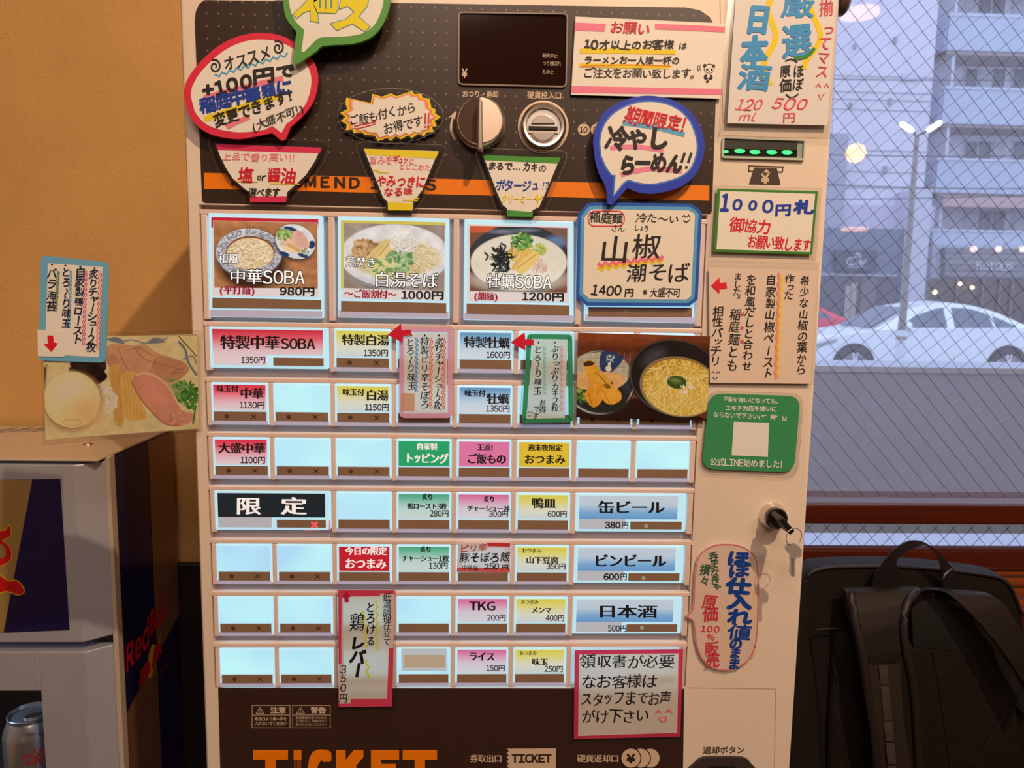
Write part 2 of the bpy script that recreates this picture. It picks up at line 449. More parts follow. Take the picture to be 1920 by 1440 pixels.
# ------------------------------------------------------------------ painted pictures (a fine grid of vertex colours: flat print)
class Pic:
    """printed photograph: a grid over a quadrilateral, coloured point by point; painting in crop coordinates"""
    def __init__(s, quad, step=1.0):
        s.quad = np.asarray(quad, float)   # crop coords: tl tr br bl
        W = np.linalg.norm(q(s.quad[1])-q(s.quad[0])); H = np.linalg.norm(q(s.quad[3])-q(s.quad[0]))
        s.nx = int(W/step)+1; s.ny = int(H/step)+1
        u, v = np.meshgrid(np.linspace(0, 1, s.nx), np.linspace(0, 1, s.ny))
        tl, tr, br, bl = s.quad
        s.G = ((1-u)*(1-v))[..., None]*tl+(u*(1-v))[..., None]*tr+(u*v)[..., None]*br+((1-u)*v)[..., None]*bl
        s.X, s.Yc = s.G[..., 0], s.G[..., 1]; s.C = np.zeros((s.ny, s.nx, 3)); s.aa = K[0][2]*.8
    def mix(s, m, c):
        m = np.clip(m, 0, 1)[..., None]; s.C = s.C*(1-m)+lin(c)*m if not isinstance(c, np.ndarray) or c.ndim < 3 else s.C*(1-m)+c*m
    def fill(s, c): s.C[:] = lin(c)
    def noise(s, sc_, amp, seed=0, mask=None, sx=1, sy=1):
        r = np.random.default_rng(seed); n = np.zeros(s.X.shape)
        for k in range(3):
            f = sc_*(1.9**k); gx, gy = s.X/f*sx, s.Yc/f*sy
            g = r.random((64, 64)); ix, iy = np.floor(gx).astype(int), np.floor(gy).astype(int); fx, fy = gx-ix, gy-iy
            fx = fx*fx*(3-2*fx); fy = fy*fy*(3-2*fy)
            G_ = lambda a, b: g[b % 64, a % 64]
            n += ((G_(ix, iy)*(1-fx)+G_(ix+1, iy)*fx)*(1-fy)+(G_(ix, iy+1)*(1-fx)+G_(ix+1, iy+1)*fx)*fy-.5)
        m = 1 if mask is None else mask[..., None]
        s.C = s.C*(1+m*(n*amp)[..., None])
    def em(s, cx, cy, rx, ry, rot=0, soft=None):
        c, si = math.cos(rot), math.sin(rot); x, y = s.X-cx, s.Yc-cy
        a, b = (x*c+y*si)/rx, (-x*si+y*c)/ry; d = (1-np.sqrt(a*a+b*b))*min(rx, ry)
        return np.clip(d/(soft or s.aa)+.5, 0, 1)
    def ell(s, cx, cy, rx, ry, c, rot=0, soft=None): s.mix(s.em(cx, cy, rx, ry, rot, soft), c)
    def ring(s, cx, cy, rx, ry, w, c, rot=0): s.mix(s.em(cx, cy, rx, ry, rot)-s.em(cx, cy, rx-w, ry-w, rot), c)
    def pm(s, pts):
        pts = np.asarray(pts, float); m = np.zeros(s.X.shape, bool); n = len(pts)
        for i in range(n):
            (x0, y0), (x1, y1) = pts[i], pts[(i+1) % n]
            if y0 == y1: continue
            cnd = ((s.Yc >= y0) != (s.Yc >= y1)); xi = x0+(s.Yc-y0)*(x1-x0)/(y1-y0); m ^= cnd & (s.X < xi)
        return m.astype(float)
    def poly(s, pts, c, sm=0): s.mix(s.pm(smoothed(pts, 5) if sm else pts), c)
    def line(s, pts, w, c, alpha=1, clip=None):
        pts = np.asarray(pts, float); m = np.zeros(s.X.shape)
        for (x0, y0), (x1, y1) in zip(pts[:-1], pts[1:]):
            lo = min(x0, x1)-w-6, min(y0, y1)-w-6; hi = max(x0, x1)+w+6, max(y0, y1)+w+6
            sel = (s.X > lo[0]) & (s.X < hi[0]) & (s.Yc > lo[1]) & (s.Yc < hi[1])
            if not sel.any(): continue
            x, y = s.X[sel], s.Yc[sel]; dx, dy = x1-x0, y1-y0; L2 = dx*dx+dy*dy+1e-9
            t = np.clip(((x-x0)*dx+(y-y0)*dy)/L2, 0, 1); dd = np.hypot(x-x0-t*dx, y-y0-t*dy)
            m[sel] = np.maximum(m[sel], np.clip((w/2-dd)/s.aa+.5, 0, 1))
        s.mix(m*alpha*(1 if clip is None else clip), c)
    def noodles(s, cx, cy, rx, ry, n, w, cols, seed=1, ang=None, clip=None, curl=1.0):
        r = np.random.default_rng(seed); cl = s.em(cx, cy, rx, ry) if clip is None else clip
        for i in range(n):
            a = r.uniform(0, 6.28); rad = math.sqrt(r.random()); x, y = cx+rx*rad*math.cos(a), cy+ry*rad*math.sin(a)
            th = r.uniform(0, 6.28) if ang is None else r.normal(ang, .5); p = [(x, y)]
            for k in range(7):
                th += r.normal(0, .35*curl); x += math.cos(th)*rx*.09; y += math.sin(th)*rx*.09; p.append((x, y))
            c = cols[i % len(cols)]
            s.line(np.array(p)+np.array([0, w*.5]), w, [v*.62 for v in cols[0]], .5, cl); s.line(p, w*.8, c, 1, cl)
    def leaf(s, cx, cy, r_, n, cols, seed):
        r = np.random.default_rng(seed)
        for i in range(n):
            a = r.uniform(0, 6.28); d = r_*math.sqrt(r.random()); rr = r_*r.uniform(.12, .3)
            s.ell(cx+d*math.cos(a), cy+d*math.sin(a)*.8, rr, rr*r.uniform(.35, .8), cols[i % len(cols)], r.uniform(0, 3))
    def build(s, name, surf, parent, emit=0, off=.0003, warm=True):
        pts = q(s.G.reshape(-1, 2)); v = surf(pts, off); C = s.C.reshape(-1, 3)
        C = np.clip(C*.42, 0, 1) if emit else np.clip(C/WHITE, 0, .93)
        nx, ny = s.nx, s.ny; i = np.arange(nx*ny).reshape(ny, nx)
        F_ = np.stack([i[:-1, :-1], i[1:, :-1], i[1:, 1:], i[:-1, 1:]], -1).reshape(-1, 4)
        o0 = ORG[parent.name]; me = bpy.data.meshes.new(name)
        me.vertices.add(len(v)); me.vertices.foreach_set('co', (v-o0).astype(np.float32).ravel())
        me.loops.add(F_.size); me.loops.foreach_set('vertex_index', F_.ravel().astype(np.int32))
        me.polygons.add(len(F_)); me.polygons.foreach_set('loop_start', np.arange(0, F_.size, 4, dtype=np.int32))
        me.update(calc_edges=True)
        a = me.color_attributes.new('Col', 'FLOAT_COLOR', 'POINT')
        a.data.foreach_set('color', np.concatenate([C, np.ones((len(C), 1))], 1).astype(np.float32).ravel())
        me.materials.append(photo_mat('printed_picture_lit' if emit else 'printed_picture', emit))
        o = bpy.data.objects.new(name, me); COL.objects.link(o); o.parent = parent; ORG[o.name] = o0
        return o
def ring(name, Po, Pi, surf, thick, mat, parent=None):
    """a flat frame between two outlines with equal point counts"""
    n = len(Po); v = np.concatenate([surf(Po), surf(Pi), surf(Po)+V3(0, thick, 0), surf(Pi)+V3(0, thick, 0)]); f = []
    for i in range(n):
        j = (i+1) % n
        f += [(i, j, n+j, n+i), (i, 2*n+i, 2*n+j, j), (n+i, n+j, 3*n+j, 3*n+i)]
    return mk(name, v, f, mat, parent)

# ================================================================== room shell
YW = .44            # back wall plane
XWIN = .24          # window opening starts here, hidden behind the machine
FLOOR, CEIL = -1.55, 1.32
XL, XR, YB = -1.9, 3.2, -5.6
M_WALL = noisy(pr('ochre_plaster', lin((222, 178, 116))/1.0, .85, spec=.15), 9, .05)
nt = M_WALL.node_tree; b = nt.nodes['Principled BSDF']
n2 = nt.nodes.new('ShaderNodeTexNoise'); n2.inputs['Scale'].default_value = 190; n2.inputs['Detail'].default_value = 5; n2.inputs['Distortion'].default_value = 1.2
tcw = nt.nodes.new('ShaderNodeTexCoord'); nt.links.new(tcw.outputs['Object'], n2.inputs['Vector'])
bpw = nt.nodes.new('ShaderNodeBump'); bpw.inputs['Strength'].default_value = .85; bpw.inputs['Distance'].default_value = .0016
nt.links.new(n2.outputs[0], bpw.inputs['Height']); nt.links.new(bpw.outputs[0], b.inputs['Normal'])
M_WOOD = noisy(pr('dark_red_wood', lin((86, 30, 16)), .35), 14, .25, stretch=(.3, 4, 30))
M_WOOD2 = noisy(pr('orange_brown_wood', lin((150, 74, 34)), .3), 14, .2, stretch=(.3, 4, 30))
M_FLOOR = noisy(pr('floor_vinyl', (.10, .075, .055), .5), 5, .2)
M_CEIL = pr('ceiling_paint', (.62, .55, .46), .9)
def st(o): o['kind'] = 'structure'; return o
SILL = float(at(1700, 1058, .44)[2])
st(box('wall_back', XL, XWIN, YW, YW+.12, FLOOR, CEIL, M_WALL))
st(box('wall_back_under_window', XWIN, XR, YW, YW+.12, FLOOR, SILL-.09, M_WALL))
st(box('wall_left', XL-.1, XL, YB, YW+.12, FLOOR, CEIL, M_WALL))
st(box('wall_right', XR, XR+.1, YB, YW+.12, FLOOR, CEIL, M_WALL))
st(box('wall_front', XL-.1, XR+.1, YB-.1, YB, FLOOR, CEIL, M_WALL))
st(box('floor', XL-.1, XR+.1, YB-.1, YW+.12, FLOOR-.1, FLOOR, M_FLOOR))
st(box('ceiling', XL-.1, XR+.1, YB-.1, YW+.12, CEIL, CEIL+.1, M_CEIL))
zt_ = float(at(340, 1052, YW)[2])
st(box('baseboard_back', XL, -.12, YW-.012, YW, FLOOR, zt_, pr('dark_wainscot', (.012, .010, .012), .45), bev=.002))

# ------------------------------------------------------------------ window
def zpx(y, Y, x=1720): return float(at(x, y, Y)[2])
win = empty('window_1', (1.7, YW, SILL)); win['kind'] = 'structure'
YG = YW+.045
box('bottom_rail', XWIN, XR, YW-.01, YW+.075, zpx(984, YW-.01), zpx(947, YW-.01), M_WOOD, win, .003)
box('lower_sill', XWIN, XR, YW-.012, YW+.012, zpx(1063, YW-.012), zpx(1031, YW-.012), M_WOOD, win, .003)
box('outer_stile', 1.05, 1.10, YW+.03, YW+.075, zpx(1031, YW), zpx(984, YW), pr('frame_grey', (.25, .23, .25), .5), win, .002)
box('rail_bead', XWIN, XR, YW-.002, YW+.03, zpx(947, YW), zpx(942.5, YW), pr('bead_lilac', (.15, .12, .15), .5), win, .001)
st(box('head_lintel', XWIN, XR, YW, YW+.12, 1.18, CEIL, M_WALL))
box('top_rail', XWIN, XR, YW-.01, YW+.07, 1.13, 1.18, M_WOOD, win, .003)
box('jamb', XWIN-.01, XWIN+.03, YW, YW+.07, zpx(984, YW), 1.13, M_WOOD, win, .002)
M_GLASS = film('window_glass', (.96, .97, .98), .055, .012)
z_top, z_rail = 1.13, zpx(947, YW)
mk('glass_pane', boxv(XWIN, XR, YG, YG+.004, z_rail-.01, z_top+.01), BOXF, M_GLASS, win)
mk('lower_glass_pane', boxv(XWIN, XR, YG, YG+.004, zpx(1035, YG), zpx(982, YG)), BOXF, M_GLASS, win)
# wires cast into the glass: slanting both ways
M_WIRE = pr('wire', (.035, .035, .05), .5)
def wires(name, slope, step, zlo, zhi, w, y, x0=.3, x1=2.1):
    v = []; f = []; n = math.hypot(1, slope); ox, oz = slope/n*w/2, 1/n*w/2
    k0 = x0-(zhi-zlo)/abs(slope)-.1; x = k0
    while x < x1+(zhi-zlo)/abs(slope):
        # line z = zlo + slope*(X-x) for slope>0 ; z = zhi + slope*(X-x) for slope<0
        a, b2 = ((x, zlo), (x+(zhi-zlo)/slope, zhi)) if slope > 0 else ((x, zhi), (x+(zlo-zhi)/slope, zlo))
        (xa, za), (xb, zb) = a, b2
        def cl(xx): return za+(xx-xa)*(zb-za)/(xb-xa)
        xa2, xb2 = max(xa, x0), min(xb, x1)
        if xb2 > xa2:
            za2, zb2 = cl(xa2), cl(xb2); i = len(v)
            s_ = 1 if slope > 0 else -1; o_ = (-s_*abs(ox), oz)
            v += [(xa2+o_[0], y, za2+o_[1]), (xa2-o_[0], y, za2-o_[1]), (xb2-o_[0], y, zb2-o_[1]), (xb2+o_[0], y, zb2+o_[1])]
            v += [(p[0], p[1]+w*.6, p[2]) for p in v[i:i+4]]
            f += [(i, i+1, i+2, i+3), (i, i+4, i+5, i+1), (i+3, i+2, i+6, i+7), (i+4, i+7, i+6, i+5)]
        x += step
    o = mk(name, v, f, M_WIRE, win); o['kind'] = 'stuff'; return o
wires('wire_mesh', -1.12, .0295, z_rail, .62, .0006, YG-.0015)
zmid = zpx(690, YG)
wires('cross_wire_mesh', .84, .0295, zmid, .62, .00045, YG-.001)
wires('pale_cross_wire_mesh', .84, .0295, z_rail, zmid, .0003, YG-.001).data.materials[0] = pr('pale_wire', (.30, .31, .36), .5)
wires('lower_wire_mesh', -1.1, .030, zpx(1033, YG), zpx(984, YG), .0007, YG-.0015)
wires('lower_cross_wire_mesh', 1.1, .030, zpx(1033, YG), zpx(984, YG), .0007, YG-.001)
mk('insect_screen', [(XWIN, YG+.03, z_rail), (XR, YG+.03, z_rail), (XR, YG+.03, z_top), (XWIN, YG+.03, z_top)], [(0, 1, 2, 3)], veil('insect_net', (.80, .84, 1.0), .24), win)
# mouldings under the window
for i, (y0, y1, m_) in enumerate(((1063, 1070, M_WOOD), (1070, 1082, M_WOOD2), (1084, 1100, M_WOOD2), (1103, 1122, M_WOOD2), (1126, 1150, M_WOOD2))):
    o = box('trim_%d' % (i+1), XWIN, XR, YW-.022+.004*(i % 2), YW, zpx(y1, YW-.02), zpx(y0, YW-.02), m_, None, .004); st(o)
st(box('trim_6', XWIN, XR, YW-.012, YW, FLOOR, zpx(1150, YW-.02), M_WOOD))

# ================================================================== street outside
GND = -1.55
M_ROAD = noisy(pr('asphalt', (.16, .165, .18), .9), 3, .15)
st(box('street_ground', -14, 60, .57, 60, GND-.1, GND, M_ROAD)); bpy.data.objects['street_ground'].name = 'ground'
M_PAV = pr('pale_pavement', (.36, .37, .44), .9)
st(box('pavement_near', -10, 24, .57, 6.5, GND, GND+.03, M_PAV))
M_PARA = noisy(pr('grey_render', (.31, .40, .60), .9), 20, .06)
ptop, pbot = zpx(698, .95), zpx(1000, .95)
pw = box('parapet_wall', -.3, 6, .95, 1.10, pbot, ptop, M_PARA); st(pw)
box('coping', -.3, 6, .94, 1.11, ptop, ptop+.012, pr('coping_grey', (.42, .5, .64), .8), pw)
M_FAC = noisy(pr('pale_facade', (.62, .62, .72), .9), .5, .06)
M_FAC2 = noisy(pr('blue_grey_balcony', (.45, .52, .66), .9), .8, .05)
M_DK = pr('dark_window', (.10, .12, .16), .25)
M_SLAB = pr('slab_grey', (.30, .30, .36), .9)
M_WF = pr('window_frame_pale', (.60, .62, .70), .6)
def bx(name, x0, x1, y0, y1, Y, Yb, mat, parent=None, bev=0):
    """box whose front face, at depth Y, spans the given picture rectangle"""
    a = at(x0, (y0+y1)/2, Y); b_ = at(x1, (y0+y1)/2, Y); t = at((x0+x1)/2, y0, Y); d = at((x0+x1)/2, y1, Y)
    return box(name, float(a[0]), float(b_[0]), Y, Yb, float(d[2]), float(t[2]), mat, parent, bev)
# plain block on the left
b1 = empty('office_building', (12, 27, GND)); tag(b1, 'plain pale grey building with blank wall left of the balcony block', 'building')
bx('wall', 1380, 1752, -220, 432, 27, 34, M_FAC, b1)
for y_ in (143, 173, 187, 206, 282, 322, 352): bx('wall_joint', 1560, 1752, y_, y_+1.6, 26.98, 27, M_SLAB, b1)
bx('stair_tower', 1540, 1586, 250, 432, 26.4, 27, pr('tower_grey', (.34, .35, .45), .9), b1)
bx('wall_niche', 1692, 1722, 138, 152, 26.95, 27.0, pr('niche', (.50, .52, .64), .9), b1)
bx('fascia', 1540, 1752, 385, 432, 26.6, 27, pr('fascia_lilac', (.50, .48, .62), .9), b1)
bx('shop_front', 1500, 1706, 428, 640, 26.2, 27, pr('shop_slate', (.15, .18, .26), .8), b1)
bx('shop_window', 1500, 1680, 516, 640, 26.1, 26.2, pr('shop_glass', (.055, .06, .085), .2), b1)
bx('window_frame', 1500, 1682, 513, 517, 26.0, 26.2, pr('grey_bar', (.34, .36, .44), .8), b1)
bx('door', 1612, 1640, 522, 640, 26.05, 26.1, pr('shop_door', (.13, .12, .14), .5), b1)
for x_, y_ in ((1590, 536), (1600, 530)): bx('curtain', x_-6, x_+5, y_, 600, 26.05, 26.1, pr('curtain_cream', (.34, .34, .30), .8), b1)
bx('column', 1700, 1738, 355, 640, 25.9, 27, pr('column_pale', (.52, .54, .64), .9), b1)
for (x_, y_, s_) in ((1680, 75, 3), (1604, 86, 2.4), (1670, 190, 3), (1596, 196, 2.4), (1661, 318, 3.4), (1650, 175, 0)):
    if s_: bx('wall_vent', x_-s_, x_+s_, y_-s_*2, y_+s_*2, 26.9, 27, M_SLAB, b1)
crop('N')
sgn = Front(25.9)
o1 = prism('sign_board', q([(190, 80), (400, 80), (400, 190), (190, 190)]), 0, pr('sign_slate', (.04, .055, .09), .6), b1, sgn, .3)
o1['label'] = 'dark shop sign with a white bird emblem and script'
W_ = pr('sign_white', (.62, .64, .72), .6)
def on(s_, parent, P, name='emblem', off=.05, mat=W_): return prism(name, q(P), 0, mat, parent, Off(s_, off), 0)
stroke(sgn, o1, [(300, 92), (290, 100), (305, 104), (318, 110), (300, 116), (270, 118), (250, 128), (246, 148), (262, 158), (285, 152)], 5, (255, 255, 255), .05, 4, name='emblem', mat=W_)
stroke(sgn, o1, [(300, 98), (312, 96), (308, 106)], 4, (255, 255, 255), .05, 3, name='emblem', mat=W_)
stroke(sgn, o1, [(345, 126), (330, 150), (315, 160)], 4, (255, 255, 255), .05, 3, name='emblem', mat=W_)
text(sgn, o1, 'Cuk', 262, 142, 335, 140, 34, 0, 'p', off=.06, mat=W_)
stroke(sgn, o1, [(246, 170), (352, 168)], 2.5, 0, .05, 0, name='emblem', mat=W_)
# balcony block on the right
b2 = empty('apartment_building', (24, 29.5, GND)); tag(b2, 'apartment block with stacked blue-grey balconies above a shop', 'building')
bx('wall', 1762, 2240, -200, 640, 30.0, 36, M_FAC, b2)
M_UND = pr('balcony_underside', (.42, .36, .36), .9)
lev = [(-105, -38, 1786), (30, 100, 1778), (167, 237, 1768), (301, 366, 1756), (434, 462, 1748)]
for k, (yt, yb, xl) in enumerate(lev):
    p_ = bx('balcony', xl, 2230, yt, yb, 28.5, 28.62, M_FAC2, b2)
    z0 = float(at(1800, yb, 28.5)[2]); z1 = float(at(1800, yt, 28.5)[2]); xa = float(at(xl, yt, 28.5)[0])
    box('balcony_end', xa, xa+.12, 28.62, 30, z0, z1, M_FAC2, p_)
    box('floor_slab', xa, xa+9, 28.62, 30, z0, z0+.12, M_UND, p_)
    box('hand_rail', xa-.02, xa+9, 28.46, 28.64, z1, z1+.05, M_WF, p_)
    if k < 4:
        y0n, y1n = yb, lev[k+1][0]
        ym = y0n+(y1n-y0n)*.30
        for xx in (1812, 1838, 1864, 1902, 1940, 1980):
            w_ = bx('window', xx-8+8-5, xx+22, ym+6, y1n+30, 29.93, 30, M_WF, b2); bx('pane', xx-2, xx+19, ym+9, y1n+27, 29.9, 29.93, M_DK if (xx+k) % 3 else pr('curtained_pane', (.42, .45, .52), .4), w_)
        bx('partition', xl+6, xl+11, y0n-6, y1n+4, 28.7, 29.9, M_WF, b2)
bx('awning', 1768, 2230, 372, 392, 28.3, 28.5, pr('awning_salmon', (.50, .36, .36), .9), b2)
bx('base_wall', 1742, 2230, 462, 640, 28.4, 30, pr('base_grey', (.42, .46, .56), .9), b2)
for i in range(5):
    bx('sign_plank', 1772, 2010, 466+i*11, 476+i*11, 28.1, 28.4, noisy(pr('sign_plank_%d' % (i % 3), (.20+.03*(i % 3), .21+.03*(i % 3), .25+.02*(i % 3)), .9), 2, .1), b2)
crop('N')
text(Front(28.0), b2, 'Kutous', 915, 160, 1110, 160, 52, 0, 'p', off=.02, mat=W_)
bx('shop_window', 1740, 2010, 524, 640, 28.2, 28.4, pr('shop_glass_warm', (.05, .04, .035), .2), b2)
for x_ in (1790, 1838, 1870, 1893): bx('shop_mullion', x_, x_+3, 524, 640, 28.1, 28.2, pr('mullion', (.16, .14, .14), .6), b2)
for (x_, y_, r_) in ((1753, 548, .085), (1800, 532, .07), (1823, 539, .075)):
    c_ = at(x_, y_, 28.0); o = lathe('street_lamp_bulb', c_, [(0, r_), (r_*.7, r_*.7), (r_, 0), (r_*.7, -r_*.7), (0, -r_)], pr('warm_bulb', (1, .8, .5), .5, emit=(1, .72, .38), es=5), None, n=12)
    tag(o, ['warm bulb low at the shop corner', 'warm bulb higher, middle of the three in the shop', 'warm bulb rightmost of the three in the shop'][[1753, 1800, 1823].index(x_)], 'lamp', 'bulbs in the cafe window'); o.name = 'shop_bulb'
for x_ in (1826, 1873, 1918):
    c_ = at(x_, 467, 27.9); o = lathe('spotlight', c_, [(.0, .05), (.11, .03), (.12, -.05), (0, -.06)], pr('spot_glow', (1, .8, .7), .5, emit=(1, .62, .48), es=1.6), b2, n=12)

# street lamp
lp = empty('street_lamp', at(1702, 640, 9.5)); tag(lp, 'tall grey street lamp with two glowing heads in front of the white car', 'street lamp')
pa = at(1719, 258, 9.5); xq = float(pa[0]); zq = float(pa[2])
lathe('pole', (xq, 9.5, GND), [(.058, 0), (.055, 1.25), (.05, 1.27), (.030, zq-GND), (0, zq-GND)], pr('pole_brown', (.20, .185, .18), .5), lp, 'Z', 14)
lathe('pole_collar', (xq, 9.5, GND), [(.066, .02), (.066, 1.12), (.062, 1.15), (.02, 1.16)], pr('collar_white', (.62, .68, .80), .5), lp, 'Z', 14)
lathe('pole_band', (xq, 9.5, GND), [(.068, 1.02), (.068, 1.07)], pr('band_tan', (.35, .27, .2), .5), lp, 'Z', 14)
for s_, (x0, y0, x1, y1) in zip((-1, 1), ((1688, 231, 1712, 246), (1765, 228, 1738, 246))):
    a, b_ = at(x0, y0, 9.4), at(x1, y1, 9.4)
    tube('lamp_head', [a, a*.85+b_*.15, b_*.85+a*.15, b_], [.02, .034, .034, .02], pr('lamp_glow', (1, 1, 1), .4, emit=(1, .98, .90), es=3.2), lp, 10)
    c_ = V3(xq, 9.5, zq); tube('lamp_arm', [b_, c_+V3(s_*.02, 0, .03), c_], .014, M_WIRE, lp, 6)
# overhead cables
def cable(p0, p1, Y, sag, label):
    a, b_ = at(*p0, Y), at(*p1, Y); t = np.linspace(0, 1, 14)[:, None]
    P = a+(b_-a)*t+V3(0, 0, -1)*sag*(4*t*(1-t)); o = tube('overhead_cable', P, .012, M_WIRE, None, 5); tag(o, label, 'cable', 'cables across the street')
cable((1300, 330), (2050, 352), 14, .1, 'thin overhead cable crossing at the lower balconies')
cable((1300, 142), (2050, 148), 14, .05, 'thin overhead cable, upper one across the blank wall')
cable((1300, 280), (2050, 290), 15, .08, 'thin overhead cable level with the lamp heads')
cable((1300, 372), (2050, 360), 16, .08, 'thin overhead cable, lowest one, above the shop fronts')

GND += .09
st(box('street_ground', -14, 40, 8, 24, GND-.09, GND, M_ROAD)); bpy.data.objects['street_ground'].name = 'ground_road'
# ------------------------------------------------------------------ cars (side view profiles in metres, nose towards -x)
def car(name, X0, Yn, body, glassm, label, flip=False, W=1.78):
    root = empty(name, (X0+2.3, Yn+W/2, GND)); tag(root, label, 'car')
    fx = (lambda x: X0+x) if not flip else (lambda x: X0+4.64-x)
    low = [(0.02, .35), (0, .55), (.06, .68), (.30, .80), (.80, .89), (1.25, .95), (1.42, .97), (3.75, 1.03), (4.25, 1.02), (4.55, .96), (4.64, .80), (4.62, .40), (4.50, .22), (.25, .20)]
    low = smoothed(low, 3)
    st_ = [(0, .975, .0), (.05, .99, 0), (.16, 1.0, .0), (W-.16, 1, 0), (W-.05, .99, 0), (W, .975, 0)]
    v = []; f = []; n = len(low); cx, cz = 2.32, .6
    wid = [0, .04, .13, W-.13, W-.04, W]; scl = [.955, .985, 1, 1, .985, .955]
    for w_, s_ in zip(wid, scl):
        for (x, z) in low: v.append((fx(cx+(x-cx)*s_), Yn+w_, GND+cz+(z-cz)*(s_*.5+.5)))
    for k in range(5):
        for i in range(n):
            j = (i+1) % n; f.append((k*n+i, k*n+j, (k+1)*n+j, (k+1)*n+i))
    f.append(tuple(range(n))); f.append(tuple(range(5*n, 6*n)))
    o = mk('car_body', v, f, body, root, smooth=True)
    for p in o.data.polygons: p.use_smooth = len(p.vertices) == 4
    top = smoothed([(1.28, .93), (1.62, 1.12), (2.05, 1.34), (2.55, 1.44), (3.05, 1.42), (3.55, 1.30), (4.05, 1.08), (4.35, .98)], 4, False)
    zz = lambda z: .13+.22*max(0, (z-.95)/.5)
    v = []; f = []; n = len(top)
    for side in (0, .5, 1):
        for (x, z) in top:
            ins = zz(z) if side != .5 else 0
            y = Yn+(ins if side == 0 else (W/2 if side == .5 else W-ins)); v.append((fx(x), y, GND+z+(.03 if side == .5 else 0)))
    for k in range(2):
        for i in range(n-1): f.append((k*n+i, k*n+i+1, (k+1)*n+i+1, (k+1)*n+i))
    f.append(tuple(range(n))); f.append(tuple(range(2*n, 3*n)))
    roof = mk('roof', v, f, body, root); 
    for p in roof.data.polygons: p.use_smooth = len(p.vertices) == 4
    def sidew(name, pts, mat, off=.012, par=root):
        P = [(fx(x), Yn+zz(z)-off, GND+z) for x, z in pts]+[(fx(x), Yn+zz(z)-off+.02, GND+z) for x, z in pts]; m = len(pts)
        return mk(name, P, [tuple(range(m)), tuple(range(m, 2*m))]+[(i, (i+1) % m, m+(i+1) % m, m+i) for i in range(m)], mat, par)
    sidew('side_window', [(1.76, 1.0), (2.12, 1.22), (2.50, 1.345), (2.62, 1.36), (2.64, 1.0)], glassm)
    sidew('side_window', [(2.78, 1.0), (2.77, 1.365), (3.12, 1.345), (3.42, 1.25), (3.47, 1.02)], glassm)
    sidew('quarter_window', [(3.53, 1.02), (3.49, 1.23), (3.68, 1.15), (3.90, 1.04)], glassm)
    sidew('window_trim', [(1.70, .975), (1.72, .995), (3.95, 1.03), (3.93, 1.01)], M_STEEL, .02)
    # windscreen seen obliquely over the bonnet
    a = [(1.34, .96, .30), (2.02, 1.325, .42), (2.02, 1.345, W-.42), (1.34, .97, W-.30)]
    mk('windscreen', [(fx(x-.02), Yn+y, GND+z+.03) for x, z, y in a], [(0, 1, 2, 3)], glassm, root)
    mir = lathe('wing_mirror', V3(fx(1.78), Yn-.06, GND+1.02), [(0, .10), (.09, .06), (.10, -.02), (.05, -.10), (0, -.11)], body, root, 'X', 12)
    for hx in (2.50, 3.36): sidew('door_handle', [(hx, .86), (hx+.2, .86), (hx+.2, .885), (hx, .885)], body, .06+.0)
    sidew('headlight', [(.20, .70), (.62, .80), (.60, .74), (.24, .63)], pr('headlight_glass', (.35, .37, .42), .1), .14)
    for dx in (2.70,): sidew('door_seam', [(dx, .35), (dx+.012, .35), (dx+.012, .99), (dx, .99)], M_SLAB, .135)
    for wx in (.93, 3.66):
        arch = [(fx(wx+.38*math.cos(t)), Yn-.012, GND+.33+.40*math.sin(t)) for t in np.linspace(-.35, math.pi+.35, 20)]
        m = len(arch); arch2 = [(x, y+.03, z) for x, y, z in arch]
        mk('wheel_arch', arch+arch2, [tuple(range(m)), tuple(range(m, 2*m))]+[(i, (i+1) % m, m+(i+1) % m, m+i) for i in range(m)], M_BLACK, root)
        tyre = lathe('wheel', V3(fx(wx), Yn+.10, GND+.335), [(.20, .13), (.30, .135), (.335, .11), (.335, -.06), (.2, -.08)], pr('tyre', (.03, .03, .035), .8), root, 'Y', 28)
        lathe('rim', V3(fx(wx), Yn+.10, GND+.335), [(.0, .10), (.20, .095), (.23, .14), (.245, .14)], pr('rim_shadow', (.20, .21, .25), .4), tyre, 'Y', 28)
        v = []; f = []
        for s5 in range(5):
            for dd in (-.16, .16):
                t = s5*2*math.pi/5+.3; c0 = V3(fx(wx), Yn-.045, GND+.335); r1, r2 = .03, .235
                u = V3(math.cos(t+dd*.4), 0, math.sin(t+dd*.4)); u2 = V3(math.cos(t+dd), 0, math.sin(t+dd)); nn = V3(-math.sin(t), 0, math.cos(t))*.016
                i = len(v); v += [c0+u*r1-nn, c0+u*r1+nn, c0+u2*r2+nn, c0+u2*r2-nn]; f.append((i, i+1, i+2, i+3))
        mk('spokes', v, f, pr('alloy', (.80, .82, .90), .4, .2), tyre)['kind'] = 'stuff'
    return root
M_CARG = pr('car_glass', (.10, .14, .20), .08)
YC1 = 12.0
wxf = float(at(1600, 680, YC1)[0])
car('white_saloon_car', wxf-.93, YC1, pr('white_car_paint', (.80, .88, .96), .25), M_CARG, 'white four-door saloon car parked behind the street lamp pole')
YC2 = 16.5
xr2 = float(at(1626, 600, YC2)[0])
car('red_hatchback_car', xr2-4.60, YC2, pr('red_car_paint', (.80, .05, .10), .3), M_CARG, 'red car at far left, mostly hidden behind the white car')

